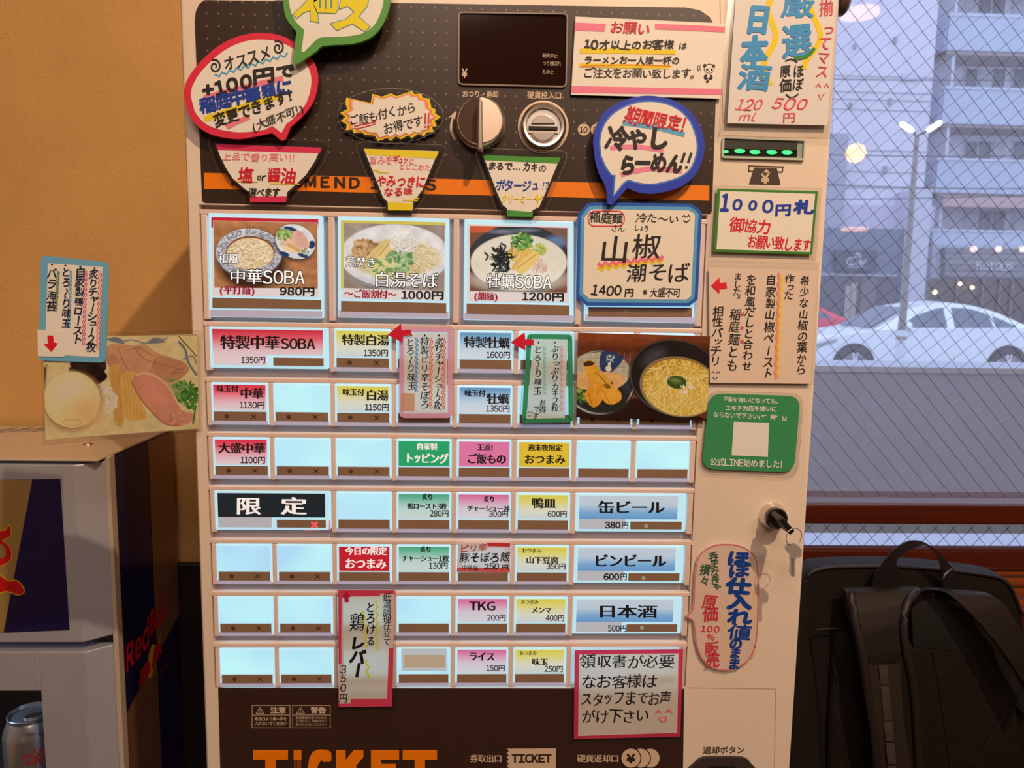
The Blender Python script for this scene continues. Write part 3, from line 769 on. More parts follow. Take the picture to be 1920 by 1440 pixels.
# lamps of the room whose reflections show in the window glass
def mirrored(x, y, dist):
    d = ray(x, y); t = (YG-CAM[1])/d[1]; p = CAM+d*t; L = np.linalg.norm(d); u = d*V3(1, -1, 1); k = (dist-YG+CAM[1])/d[1]
    return p+u*k
def pendant(x, y, dist, r, label, kind):
    c = mirrored(x, y, dist); root = empty('pendant_lamp', c); tag(root, label, 'lamp', 'pendant lamps over the counter')
    g = pr('pendant_glow', (1, .9, .7), .5, emit=(1, .60, .04), es=17)
    if kind == 'globe':
        lathe('bulb', c, [(0, r), (r*.7, r*.72), (r, 0), (r*.7, -r*.72), (0, -r)], g, root, 'Z', 16)
        lathe('socket', c+V3(0, 0, r), [(r*.5, 0), (r*.3, r*1.0), (0, r)], M_BLACK, root, 'Z', 12)
    else:
        lathe('diffuser', c, [(0, 0), (r, .0), (r*.98, .015), (0, .02)], pr('disc_glow', (1, .85, .7), .5, emit=(1, .50, .28), es=7), root, 'Z', 24)
        lathe('shade', c+V3(0, 0, .02), [(r*1.02, 0), (r*.9, .05), (.02, .10), (0, .1)], M_BLACK, root, 'Z', 24)
    tube('cord', [c+V3(0, 0, .05), V3(c[0], c[1], CEIL)], .003, M_BLACK, root, 6)
pendant(1605, 287, 4.3, .056, 'round glowing globe lamp reflected in the window', 'globe')
pendant(1603, 432, 4.9, .085, 'flat disc lamp, low left reflection in the window', 'disc')
pendant(1850, 440, 4.9, .085, 'flat disc lamp, low right reflection in the window', 'disc')
pendant(1612, 28, 2.9, .070, 'flat disc lamp, topmost reflection in the window', 'disc')
# ================================================================== ticket machine
P = .055; px1 = .055/113.7
MX0, MX1 = -.2357, .3325
GX0, GX1 = -4*P-.0035, 4*P+.0035
mach = empty('ticket_machine', (.05, .22, FLOOR)); tag(mach, 'tall white restaurant meal ticket vending machine with lit menu buttons', 'ticket machine')
ZT = float(at(333, -78)[2]); Zg1 = float(at(800, 392)[2]); Zg0 = float(at(850, 1290)[2])
o = box('cabinet', MX0+.003, MX1-.003, .014, YW-.002, FLOOR+.001, ZT-.002, M_WHITE, mach, .004)
# door: a frame round the button field
def doorframe():
    O = [(MX0, FLOOR+.03), (MX1, FLOOR+.03), (MX1, ZT), (MX0, ZT)]; I = [(GX0, Zg0), (GX1, Zg0), (GX1, Zg1), (GX0, Zg1)]
    v = []
    for y in (0, .014):
        for L in (O, I): v += [(x, y, z) for x, z in L]
    f = []
    for i in range(4):
        j = (i+1) % 4
        f += [(i, j, 4+j, 4+i), (8+i, 12+i, 12+j, 8+j), (i, 8+i, 8+j, j), (4+i, 4+j, 12+j, 12+i)]
    o = mk('door', v, f, M_WHITE, mach)
    bm = bmesh.new(); bm.from_mesh(o.data); bmesh.ops.recalc_face_normals(bm, faces=bm.faces)
    es = [e for e in bm.edges if all(abs(vv.co.y+ORG[mach.name][1]) < 1e-6 for vv in e.verts) and len(e.link_faces) == 2 and e.calc_face_angle(0) > .5 and (abs(e.verts[0].co.x-e.verts[1].co.x) < 1e-6 or True) and not all(GX0-1e-4 < vv.co.x+ORG[mach.name][0] < GX1+1e-4 and Zg0-1e-4 < vv.co.z+ORG[mach.name][2] < Zg1+1e-4 for vv in e.verts)]
    bmesh.ops.bevel(bm, geom=es, offset=.0075, segments=5, profile=.5, affect='EDGES'); bm.to_mesh(o.data); bm.free()
    for p in o.data.polygons: p.use_smooth = True
    o.data.set_sharp_from_angle(angle=.9)
    return o
doorframe()
crop('0')
# dark printed upper panel with dots
M_DARK = pr('dark_print', lin((66, 50, 42))*.8, .33)
def dots(m, p0, pitch, r, col, zlim):
    nt = m.node_tree; b = nt.nodes['Principled BSDF']; N = nt.nodes.new; Lk = nt.links.new
    tc = N('ShaderNodeTexCoord'); s = N('ShaderNodeSeparateXYZ'); Lk(tc.outputs['Object'], s.inputs[0])
    def M(op, a, b2=None):
        n = N('ShaderNodeMath'); n.operation = op
        for i, v in enumerate((a, b2)):
            if v is None: continue
            if isinstance(v, (int, float)): n.inputs[i].default_value = v
            else: Lk(v, n.inputs[i])
        return n.outputs[0]
    def ax(o, p): return M('SUBTRACT', M('FRACT', M('ADD', M('DIVIDE', M('SUBTRACT', o, p), pitch), 100.5)), .5)
    a, c = ax(s.outputs[0], p0[0]), ax(s.outputs[2], p0[1])
    d = M('SQRT', M('ADD', M('MULTIPLY', a, a), M('MULTIPLY', c, c)))
    k = M('MULTIPLY', M('LESS_THAN', d, r/pitch), M('GREATER_THAN', s.outputs[2], zlim))
    mx = N('ShaderNodeMix'); mx.data_type = 'RGBA'; Lk(k, mx.inputs[0]); mx.inputs[6].default_value = b.inputs['Base Color'].default_value; mx.inputs[7].default_value = (*col, 1)
    Lk(mx.outputs[2], b.inputs['Base Color'])
S0 = Front(-.0006); Y0 = -.0006
up = [(383, 0), (1285, 14), (1312, 19), (1330, 31), (1341, 50), (1346, 72), (1335, 396), (1331, 401), (384, 380), (379, 376), (365, 40), (367, 22), (373, 8)]
M_DOT = pr('dark_print_dotted', lin((66, 50, 42))*.8, .33)
upo = prism('upper_panel', q(up), 0, M_DOT, mach, S0, .0006); upo['label'] = 'dark brown dotted upper panel'
og = ORG[mach.name]; pd = at(387.5, 25.6); dots(M_DOT, (float(pd[0]-og[0]), float(pd[2]-og[2])), .01012, .00085, tuple(lin((128, 112, 98))), float(at(600, 305)[2]-og[2]))
M_ORANGE = pr('orange_print', lin((255, 140, 6)), .4)
band = prism('orange_band', q([(382, 324), (1330, 348), (1330, 376.5), (383, 354)]), 0, M_ORANGE, mach, Off(S0, .0003), 0)
DK = M_DARK
for ch, x in zip('RECOMMEND', np.arange(9)*27.6+444): text(S0, upo, ch, x-11, 326.5+.0245*x, x+11, 326.5+.0245*x, 21, 0, 'GG', off=.0007, mat=DK)
for ch, x in zip('ITEMS', (704, 731, 757, 784, 808)): text(S0, upo, ch, x-11, 326.5+.0245*x, x+11, 326.5+.0245*x, 21, 0, 'GG', off=.0007, mat=DK)
M_PRT = pr('cream_print', lin((222, 202, 182)), .5)
crop('B')
text(S0, upo, 'おつり・返却', 845, 604, 1080, 607, 42, 0, 'G', mat=M_PRT)
text(S0, upo, '硬貨投入口', 1264, 612, 1486, 616, 44, 0, 'G', mat=M_PRT)
# display
dsp = rquad([(820, 74), (1528, 84), (1518, 562), (818, 545)], 34)
ring('display_bezel', q(dsp), q(inset(dsp, 9)), Front(-.003), .003, pr('bezel_grey', lin((150, 135, 125)), .3), mach)
M_DISP = pr('display_glass', (.022, .008, .006), .08)
dso = prism('display_window', q(inset(dsp, 9)), 0, M_DISP, mach, Front(-.0012), .001)
SD = Front(-.0012)
text(SD, dso, '発売中止', 1362, 357, 1460, 359, 28, 0, 'g', mat=M_PRT); text(SD, dso, 'つり銭切れ', 1362, 408, 1482, 410, 28, 0, 'g', mat=M_PRT)
text(SD, dso, '札中止', 1362, 463, 1434, 464, 28, 0, 'g', mat=M_PRT); text(SD, dso, '¥', 842, 470, 880, 471, 66, 0, 'G', mat=M_PRT)
# return knob
pc = at(900.5, 233.5); kn = lathe('return_knob', pc, [(.0218, 0), (.0218, .006), (.0205, .0075), (.0200, .013), (.0190, .0142), (0, .0142)], M_CHROME, mach, 'Y', 48)
for s_ in (-1, 1):
    t_ = np.radians(np.linspace(-88, 88, 16)); X_ = .0186*np.cos(t_)*s_; Z_ = .0186*np.sin(t_)
    v = [(pc[0]+x, -.0175+abs(x)*.16, pc[2]+z) for x, z in zip(X_, Z_)]+[(pc[0]+x, -.0138, pc[2]+z) for x, z in zip(X_, Z_)]
    o = mk('knob_face', v, [tuple(range(16)), tuple(range(16, 32))]+[(i, (i+1) % 16, 16+(i+1) % 16, 16+i) for i in range(16)], pr('knob_chrome_right' if s_ > 0 else 'knob_chrome_left', (.74, .60, .52), .34 if s_ > 0 else .10, .9), kn)
o = prism('knob_ridge', np.array([(896.5, 187), (904.5, 187), (905.5, 281), (895.5, 281)]), 0, M_CHROME, kn, Front(-.027), .013, .0012)
crop('B')
patch(S0, upo, smoothed([(795, 902), (770, 850), (768, 800), (778, 752), (752, 762), (782, 735), (808, 714), (804, 752), (800, 774), (790, 762), (782, 810), (786, 850), (803, 895)], 3), 0, .0005, 'rotation_arrow', M_PRT)
# coin slot
cs = at(1018.5, 238.5)
lathe('coin_slot_ring', cs, [(.0222, 0), (.0222, .0012), (.0205, .0015), (.0205, .0012)], M_PRT, mach, 'Y', 40)
co = lathe('coin_slot', cs, [(.0200, .001), (.0197, .005), (.0175, .0075), (.0155, .0072), (.0145, .0035), (0, .0035)], M_STEEL, mach, 'Y', 40)
crop('B')
for a0, a1 in ((188, 352), (8, 172)):
    t = np.radians(np.linspace(a0, a1, 14)); R_ = 78
    prism('slot_face', q(np.stack([1367+R_*np.cos(t), 817+(0 if a0 > 180 else 22)-(0 if a0 > 180 else 0)+(R_-10)*np.sin(t)-(12 if a0 > 180 else 2)], 1)), 0, M_CHROME, co, Front(-.0065), .003, .0006)
prism('slot_bar', q([(1272, 790), (1462, 792), (1462, 858), (1272, 856)]), 0, M_STEEL, co, Front(-.0050), .0015)
prism('coin_gap', q([(1274, 810), (1460, 814), (1460, 834), (1274, 830)]), 0, M_BLACK, co, Front(-.0068), .0012)
crop('0')
for i, (s_, x) in enumerate((('10', 1094.5), ('50', 1119), ('100', 1143))):
    patch(S0, upo, ell(x, 243, 11.3, 11.3), 0, .0005, 'coin_value_disc', M_PRT); text(S0, upo, s_, x-7.5, 243, x+7.5, 243.3, 11, 0, 'G', off=.0007, mat=DK)

# ---- button field
box('button_field_back', GX0, GX1, .0075, .0138, Zg0, Zg1, pr('field_shadow', (.42, .34, .35), .5), mach)
TOPS = {0: [(500, 409), (740, 413), (980, 418.5)], 1: [(450, 617.3), (900, 624.0)], 2: [(450, 721.3), (690, 724), (905, 727.5)], 3: [(450, 824.5), (800, 826.8), (910, 828.5), (1230, 831)],
        4: [(450, 925.3), (800, 925.8), (910, 927), (1240, 930)], 5: [(450, 1023.3), (800, 1024), (1020, 1026), (1240, 1029)], 6: [(450, 1121), (905, 1121.5), (1010, 1122.3), (1240, 1126)], 7: [(450, 1216), (905, 1217), (1010, 1219), (1240, 1220)]}
T = {r: float(np.mean([at(x, y)[2] for x, y in v])) for r, v in TOPS.items()}
RB = {r: (T[r]-(.0895 if r == 0 else .0358)) for r in T}
gx = lambda c: (c-4)*P
for r in range(8):
    top = T[r]+13.5*px1; bot = (T[r]-(184 if r == 0 else 77)*px1)
    box('row_rail', GX0, GX1, .0, .0074, T[r]+4.5*px1, top, M_FRAME, mach, .0008)
    cols = [0, 2, 4, 6, 8] if r == 0 else list(range(9))
    if r in (1, 4, 5, 6): cols = [c for c in cols if c != 1 and (c != 7 or r == 1)]
    if r == 4: cols = [0, 2, 3, 4, 5, 6, 8]
    if r == 5 or r == 6: cols = [0, 1, 2, 3, 4, 5, 6, 8]
    for c in cols:
        w = 5.2*px1; x0, x1 = max(GX0, gx(c)-w), min(GX1, gx(c)+w)
        box('divider', x0, x1, .0002, .0074, bot, T[r]+4.6*px1, M_FRAME, mach, .0008)
M_PLATE = pr('blank_light_panel', (.12, .15, .17), .25, emit=lin((186, 232, 250)), es=.90)
def blankmat():
    m = M_PLATE; nt = m.node_tree; b = nt.nodes['Principled BSDF']
    tc = nt.nodes.new('ShaderNodeTexCoord'); n = nt.nodes.new('ShaderNodeTexNoise'); n.inputs['Scale'].default_value = 14; n.inputs['Detail'].default_value = 1
    nt.links.new(tc.outputs['Object'], n.inputs['Vector']); r = nt.nodes.new('ShaderNodeValToRGB'); e = r.color_ramp.elements
    e[0].position = .3; e[1].position = .7; e[0].color = (*lin((168, 218, 250)), 1); e[1].color = (*lin((192, 252, 255)), 1)
    nt.links.new(n.outputs[0], r.inputs[0]); nt.links.new(r.outputs[0], b.inputs['Emission Color'])
blankmat()
GR = {'red': [(0, (226, 214, 222)), (.30, (228, 190, 200)), (.72, (232, 92, 112)), (1, (222, 50, 76))],
      'yellow': [(0, (206, 222, 228)), (.35, (222, 228, 215)), (.72, (226, 222, 130)), (1, (220, 214, 78))],
      'blue': [(0, (212, 226, 240)), (.40, (196, 220, 240)), (.85, (120, 172, 214)), (1, (100, 152, 200))],
      'green': [(0, (208, 228, 230)), (.45, (190, 224, 220)), (.85, (100, 190, 160)), (1, (84, 176, 142))],
      'pink': [(0, (214, 224, 238)), (.45, (218, 210, 226)), (.85, (222, 134, 180)), (1, (216, 112, 162))],
      'bluew': [(0, (104, 160, 220)), (.28, (126, 178, 226)), (.60, (190, 212, 232)), (1, (198, 214, 232))]}
G1 = {'redw': [(.0, (226, 216, 224)), (.38, (226, 200, 208)), (.75, (228, 96, 112)), (1, (206, 40, 62))]}
GR.update(G1)
SOLID = {'gsol': (44, 172, 116), 'psol': (228, 126, 174), 'ysol': (230, 198, 58), 'rsol': (204, 36, 52)}
def strip(parent, x0, x1, z0, z1, dot=True, lit=False):
    s = box('indicator_strip', x0, x1, -.0012, .0002, z0, z1, M_STRIP, parent)
    return s
def small(r, c, kind, marks=.0):
    x0 = gx(c)+3*px1; x1 = gx(c+1)-6*px1; t = T[r]
    b_ = box('menu_button', x0, x1, -.0002, .0073, t-75.5*px1, t+4.2*px1, M_ACRY, mach, .0012)
    box('lower_lip', x0+.0006, x1-.0006, -.0009, .0, t-75*px1, t-66.5*px1, M_LIP, b_, .0004)
    lx0, lx1 = x0+5.3*px1, x1-4*px1
    if kind == 'blank': lab = box('light_panel', lx0-3*px1, lx1+1*px1, -.0006, .0, t-48*px1, t+1*px1, M_PLATE, b_)
    elif kind in GR: lab = box('label_card', lx0, lx1, -.0008, .0, t-47.5*px1, t, litgrad('label_'+kind, GR[kind]), b_); lab['label'] = kind+' to white menu label'
    else: lab = box('label_card', lx0, lx1, -.0008, .0, t-47.5*px1, t, litpaper(SOLID[kind]), b_); lab['label'] = {'gsol': 'green', 'psol': 'pink', 'ysol': 'yellow', 'rsol': 'red'}[kind]+' menu label'
    s = strip(b_, lx0-.3*px1, lx1+.8*px1, t-67*px1, t-50*px1)
    if marks:
        m_ = pr('unlit_indicator', lin((96, 70, 52)), .3); cx = lx0+24*px1; cz = t-58.5*px1
        lathe('sale_lamp', (cx, -.0012, cz), [(.0021, .0), (.0019, .0001), (0, .0001)], m_, b_, 'Y', 14)
        v = []; cx2 = lx0+73*px1
        for s_ in (1, -1):
            u = V3(.0021, 0, .0019*s_); n = V3(-.0003*s_, 0, .00033); c0 = V3(cx2, -.00135, cz)
            v += [c0-u-n, c0-u+n, c0+u+n, c0+u-n]
        mk('sold_out_cross', v, [(0, 1, 2, 3), (4, 5, 6, 7)], m_, b_)
    b_['label'] = 'small lit menu button'
    return b_
def wide(r, c, kind, right=False):
    x0 = gx(c)+(5 if right else 3)*px1; x1 = gx(c+2)-(8 if right else 8)*px1; t = T[r]; mid = gx(c+1)
    b_ = box('menu_button', x0, x1, -.0002, .0073, t-72*px1, t+5.2*px1, M_ACRY, mach, .0012); b_['label'] = 'double width lit menu button'
    lx0, lx1 = x0+7*px1, x1-(17 if right else 9)*px1; zm = t-46*px1; zb = t-66*px1; ux = mid-(6 if right else -2)*px1
    gk = {'black': None}.get(kind, kind)
    m_ = litgrad('label_'+kind, GR[kind]) if kind in GR else litpaper((42, 52, 60), .35)
    if kind == 'redw':
        lab = mk('label_card', *[(lambda L: ([(x, y, z) for y in (-.0008, 0) for x, z in L], [tuple(range(6)), tuple(range(6, 12))]+[(i, (i+1) % 6, 6+(i+1) % 6, 6+i) for i in range(6)]))([(lx0, t), (lx1, t), (lx1, zm), (ux-8*px1, zm), (ux-8*px1, zb), (lx0, zb)])][0], m_, b_)
    else:
        lab = box('label_card', lx0, lx1, -.0008, 0, zm, t, m_, b_)
        box('price_card', lx0, ux-6*px1, -.0008, 0, zb, zm, litpaper((206, 212, 224) if right else (205, 205, 215), .5), b_)
    lab['label'] = {'redw': 'red to white menu label', 'bluew': 'white to blue menu label', 'black': 'black menu label'}[kind]
    strip(b_, ux+4*px1, x1-8*px1, zb, zm-5*px1)
    return b_
SB = Front(-.0008)
B = {}
layout = {1: {2: 'yellow', 3: 'blank', 4: 'blue', 5: 'blank', 6: 'blank', 7: 'blank'},
          2: {0: 'red', 1: 'blank', 2: 'yellow', 3: 'blank', 4: 'blue', 5: 'blank', 6: 'blank', 7: 'blank'},
          3: {0: 'red', 1: 'blank', 2: 'blank', 3: 'gsol', 4: 'psol', 5: 'ysol', 6: 'blank', 7: 'blank'},
          4: {2: 'blank', 3: 'green', 4: 'pink', 5: 'yellow'},
          5: {0: 'blank', 1: 'blank', 2: 'rsol', 3: 'green', 4: 'blank', 5: 'yellow'},
          6: {0: 'blank', 1: 'blank', 2: 'blank', 3: 'blank', 4: 'pink', 5: 'yellow'},
          7: {0: 'blank', 1: 'blank', 2: 'blank', 3: 'blank', 4: 'pink', 5: 'yellow'}}
hasmark = {(1, 2), (2, 0), (2, 1), (2, 2), (2, 6), (2, 7), (3, 0), (3, 1), (3, 2), (5, 0), (5, 1), (6, 0), (6, 1), (7, 0), (7, 1)}
for r, d_ in layout.items():
    for c, k in d_.items(): B[r, c] = small(r, c, k, (r, c) in hasmark)
B[1, 0] = wide(1, 0, 'redw'); B[4, 0] = wide(4, 0, 'black')
for r in (4, 5, 6): B[r, 6] = wide(r, 6, 'bluew', True)
B[7, 6] = wide(7, 6, 'bluew', True)
for c_ in B[7, 6].children:
    if c_.name.startswith(('label_card', 'price_card')): c_.data.materials[0] = M_PLATE; c_['label'] = 'blank lit panel behind the note'
KK = (22, 20, 30)
INKD = pr('label_ink', (.012, .012, .018), .5); INKW = litpaper((250, 240, 236), .75)
def tx(rc, s, x0, y0, x1, y1, h, sty='m', m=None): return text(SB, B[rc], s, x0, y0, x1, y1, h, 0, sty, off=.0003, mat=m or INKD)
crop('D')
tx((1, 0), '特製中華', 148, 898, 530, 902, 84, 'M'); tx((1, 0), 'SOBA', 534, 906, 758, 908, 70, 'm'); tx((1, 0), '1350円', 282, 1011, 438, 1012, 42, 'G')
tx((1, 2), '特製白湯', 930, 882, 1232, 886, 66, 'M'); tx((1, 2), '1350円', 1070, 966, 1228, 967, 42, 'G')
tx((2, 0), '味玉付', 124, 1196, 264, 1198, 42, 'm'); tx((2, 0), '中華', 276, 1226, 426, 1228, 66, 'M'); tx((2, 0), '1130円', 272, 1300, 434, 1302, 42, 'G')
tx((2, 2), '味玉付', 934, 1218, 1074, 1220, 42, 'm'); tx((2, 2), '白湯', 1084, 1238, 1228, 1240, 66, 'M'); tx((2, 2), '1150円', 1078, 1315, 1234, 1316, 42, 'G')
crop('E')
tx((1, 4), '特製牡蠣', 98, 856, 380, 862, 66, 'M'); tx((1, 4), '1600円', 236, 933, 382, 935, 40, 'G')
tx((2, 4), '味玉付', 102, 1168, 230, 1170, 40, 'm'); tx((2, 4), '牡蠣', 238, 1204, 374, 1207, 62, 'M'); tx((2, 4), '1350円', 234, 1262, 380, 1264, 40, 'G')
crop('F')
tx((3, 0), '大盛中華', 118, 160, 470, 164, 76, 'M'); tx((3, 0), '1100円', 284, 250, 470, 252, 50, 'G')
tx((3, 3), '自家製', 1604, 148, 1760, 152, 48, 'm', INKW); tx((3, 3), 'トッピング', 1514, 236, 1842, 242, 72, 'M', INKW)
tx((4, 0), '限', 248, 596, 438, 598, 122, 'M', INKW); tx((4, 0), '定', 588, 596, 780, 598, 122, 'M', INKW)
tx((4, 3), '炙り', 1646, 526, 1728, 529, 46, 'M'); tx((4, 3), '鴨ロースト3枚', 1534, 596, 1832, 599, 46, 'm'); tx((4, 3), '280円', 1702, 650, 1846, 652, 48, 'G')
tx((5, 2), '今日の限定', 1068, 934, 1382, 934, 58, 'm', INKW); tx((5, 2), 'おつまみ', 1066, 1028, 1378, 1030, 74, 'M', INKW)
tx((5, 3), '炙り', 1632, 920, 1716, 921, 46, 'M'); tx((5, 3), 'チャーシュー1枚', 1492, 988, 1848, 990, 46, 'm'); tx((5, 3), '130円', 1698, 1042, 1840, 1043, 48, 'G')
crop('G')
tx((3, 4), '王道！', 222, 158, 376, 160, 48, 'M'); tx((3, 4), 'ご飯もの', 146, 246, 446, 250, 74, 'M')
tx((3, 5), '週末夜限定', 612, 160, 876, 162, 48, 'M'); tx((3, 5), 'おつまみ', 584, 250, 898, 252, 70, 'M')
tx((4, 4), '炙り', 274, 556, 358, 557, 46, 'M'); tx((4, 4), 'チャーシュー丼', 146, 626, 474, 630, 44, 'm'); tx((4, 4), '300円', 314, 668, 462, 670, 46, 'G')
tx((4, 5), '鴨皿', 640, 586, 826, 588, 76, 'M'); tx((4, 5), '600円', 762, 668, 912, 669, 46, 'G')
tx((4, 6), '缶ビール', 1146, 618, 1660, 620, 92, 'M'); tx((4, 6), '380', 1202, 754, 1322, 754, 50, 'GG'); tx((4, 6), '円', 1330, 754, 1384, 755, 50, 'G')
tx((5, 5), 'おつまみ', 564, 950, 718, 951, 34, 'G'); tx((5, 5), '山下豆腐', 598, 1022, 848, 1024, 50, 'm'); tx((5, 5), '350円', 754, 1070, 902, 1071, 46, 'G')
tx((5, 6), 'ビンビール', 1118, 1028, 1672, 1030, 92, 'M'); tx((5, 6), '600', 1192, 1148, 1312, 1149, 50, 'GG'); tx((5, 6), '円', 1318, 1149, 1372, 1150, 50, 'G')
crop('I')
tx((6, 4), 'TKG', 158, 184, 356, 186, 68, 'M'); tx((6, 4), '200円', 292, 272, 434, 273, 46, 'G')
tx((6, 5), 'おつまみ', 546, 155, 680, 156, 32, 'G'); tx((6, 5), 'メンマ', 626, 216, 776, 218, 46, 'm'); tx((6, 5), '400円', 732, 274, 874, 275, 46, 'G')
tx((6, 6), '日本酒', 1120, 226, 1570, 228, 90, 'M'); tx((6, 6), '500円', 1198, 352, 1340, 354, 48, 'G')
tx((7, 4), 'ライス', 156, 564, 352, 566, 64, 'M'); tx((7, 4), '150円', 288, 650, 428, 652, 46, 'G')
tx((7, 5), 'おつまみ', 536, 538, 666, 539, 32, 'G'); tx((7, 5), '味玉', 630, 604, 750, 606, 50, 'm'); tx((7, 5), '250円', 722, 656, 862, 658, 46, 'G')
for r in (4, 5, 6):
    m_ = pr('sale_lamp_glow', (.3, .33, .3), .3, emit=lin((150, 165, 150)), es=.35); crop('G'); p_ = {4: (1518, 764), 5: (1498, 1160)}.get(r)
    c_ = at(*q(p_), -.0012) if p_ else at(1203.5, 1177, -.0012)
    lathe('sale_lamp', c_, [(.002, 0), (.0018, .0001), (0, .0001)], m_, B[r, 6], 'Y', 14)
# glowing red cross of the sold-out button
crop('F'); m_ = pr('red_cross_glow', (1, .1, .1), .4, emit=(1, .03, .05), es=2.2)
for a in ([(816, 718), (860, 756)], [(860, 716), (818, 758)]): stroke(Front(-.0013), B[4, 0], a, 12, 0, .0002, name='sold_out_cross', mat=m_)
prism('red_glow_edge', q([(760, 779), (948, 776), (955, 770), (955, 700), (948, 700), (946, 772), (860, 776), (760, 783)]), 0, pr('red_lit_acrylic', (.6, .2, .25), .3, emit=lin((250, 70, 110)), es=.6), B[4, 0], Front(-.0006), 0)
# beige slip inside one blank button
crop('H'); o = patch(SB, B[7, 3], [(1490, 505), (1830, 505), (1830, 672), (1490, 672)], 0, .0004, 'label_slip', litpaper((196, 206, 214), .6)); patch(SB, B[7, 3], [(1508, 552), (1818, 552), (1818, 646), (1508, 646)], 0, .0006, 'beige_patch', litpaper((205, 184, 156), .5))

# ---- four big picture buttons
def big(quad_body, quad_lab, quad_strip, cr_, lab):
    crop(cr_)
    b_ = prism('menu_button', q(quad_body), 0, M_ACRY, mach, Front(-.0002), .007, .0012); b_['label'] = lab
    qb = np.array(quad_body); lipq = [qb[3]+(qb[0]-qb[3])*.07+(6, 0), qb[2]+(qb[1]-qb[2])*.07-(6, 0), qb[2]-(6, 4), qb[3]+(6, -4)]
    prism('lower_lip', q(lipq), 0, M_LIP, b_, Front(-.0009), .0007)
    l_ = prism('label_card', q(quad_lab), 0, litpaper((232, 224, 226), .62), b_, Front(-.0007), .0005)
    prism('indicator_strip', q(quad_strip), 0, M_STRIP, b_, Front(-.0011), .0009)
    return b_
EM = 1.5
b1_ = big([(68, 60), (803, 76), (808, 744), (76, 735)], [(90, 93), (778, 106), (783, 607), (97, 600)], [(97, 610), (796, 626), (796, 685), (97, 678)], 'D', 'large lit picture button with red-edged noodle photo')
patch(SB, b1_, [(90, 93), (778, 106), (778, 170), (772, 128), (102, 114), (102, 160), (90, 160)], 0, .0005, 'red_edge', litpaper((210, 40, 62), .55))
I_ = Pic([(104, 116), (770, 130), (774, 552), (110, 546)]); I_.fill((172, 118, 78)); I_.noise(120, .35, 3, sx=.25, sy=3); I_.noise(22, .15, 5, sx=.2, sy=3)
I_.ell(350, 372, 228, 196, (70, 42, 26), soft=60); I_.ell(332, 325, 218, 160, (100, 98, 112)); I_.ell(332, 320, 212, 154, (214, 214, 224))
r_ = np.random.default_rng(2)
for i in range(420):
    a = r_.uniform(0, 6.28); d = r_.uniform(.72, .97); x, y = 332+212*d*math.cos(a), 320+154*d*math.sin(a); l = 13
    t = a+r_.choice([0, 1.57, .7]); I_.line([(x-l*math.cos(t), y-l*.7*math.sin(t)), (x+l*math.cos(t), y+l*.7*math.sin(t))], 2.6, (62, 66, 90), .8)
I_.ell(340, 322, 158, 108, (120, 74, 44)); I_.ell(340, 328, 152, 102, (228, 186, 140)); I_.noodles(340, 330, 148, 98, 260, 9, [(244, 222, 184), (232, 204, 162), (252, 234, 200)], 4)
I_.ell(626, 262, 136, 112, (70, 60, 60), rot=.4, soft=30); I_.ell(630, 250, 132, 106, (222, 228, 236), rot=.45)
for (x, y, a, b2) in ((600, 172, 45, 16), (735, 270, 22, 26), (560, 330, 34, 14), (680, 340, 36, 12), (530, 215, 14, 26)): I_.ell(x, y, a, b2, (40, 62, 108), .3)
I_.ell(620, 252, 96, 62, (226, 196, 170), .5); I_.poly([(600, 200), (660, 180), (722, 260), (700, 290), (640, 280), (598, 240)], (224, 176, 160), 1); I_.poly([(540, 250), (600, 260), (650, 320), (600, 320), (540, 290)], (232, 206, 166), 1); I_.poly([(585, 255), (655, 300), (648, 318), (580, 275)], (214, 168, 110), 1)
I_.leaf(556, 205, 48, 60, [(96, 140, 62), (130, 170, 84), (170, 200, 120)], 5); I_.leaf(690, 316, 26, 20, [(80, 120, 60), (110, 150, 80)], 6); I_.noise(9, .18, 8)
I_.build('printed_photo', SB, b1_, EM)
WO = litpaper((252, 250, 248), .8)
def outl(rc, s, x0, y0, x1, y1, h, so='o', sw='w', cw=WO, co_=INKD):
    text(SB, rc, s, x0, y0, x1, y1, h, 0, so, off=.0007, mat=co_); text(SB, rc, s, x0, y0, x1, y1, h, 0, sw, off=.0010, mat=cw)
outl(b1_, '和風', 132, 358, 266, 362, 64); outl(b1_, '中華SOBA', 208, 474, 694, 482, 92)
RDI = litpaper((176, 36, 58), .45)
text(SB, b1_, '(平打麺)', 140, 560, 372, 566, 52, 0, 'M', off=.0007, mat=RDI); text(SB, b1_, '980円', 528, 568, 756, 572, 52, 0, 'GG', off=.0007, mat=INKD)
b2_ = big([(900, 82), (1620, 98), (1620, 748), (905, 738)], [(924, 112), (1596, 126), (1596, 630), (926, 616)], [(924, 632), (1600, 646), (1600, 712), (924, 698)], 'D', 'large lit picture button with yellow-edged noodle photo')
patch(SB, b2_, [(924, 112), (1596, 126), (1596, 170), (1590, 146), (942, 130), (940, 550), (924, 550)], 0, .0005, 'yellow_edge', litpaper((222, 212, 96), .55))
I_ = Pic([(942, 130), (1590, 146), (1588, 568), (942, 548)]); I_.fill((150, 138, 128)); I_.noise(60, .5, 11); I_.ell(1268, 352, 352, 208, (150, 150, 156)); I_.ell(1268, 340, 350, 202, (216, 220, 226)); I_.ell(1268, 330, 330, 180, (228, 230, 232), soft=30)
I_.ell(1270, 358, 292, 118, (218, 198, 150), soft=26); I_.noodles(1270, 360, 285, 112, 170, 8, [(236, 222, 178), (222, 202, 148), (240, 230, 196)], 12)
I_.noise(26, .18, 13); I_.leaf(1080, 300, 80, 120, [(176, 140, 98), (200, 162, 118), (150, 112, 76), (212, 180, 130)], 14)
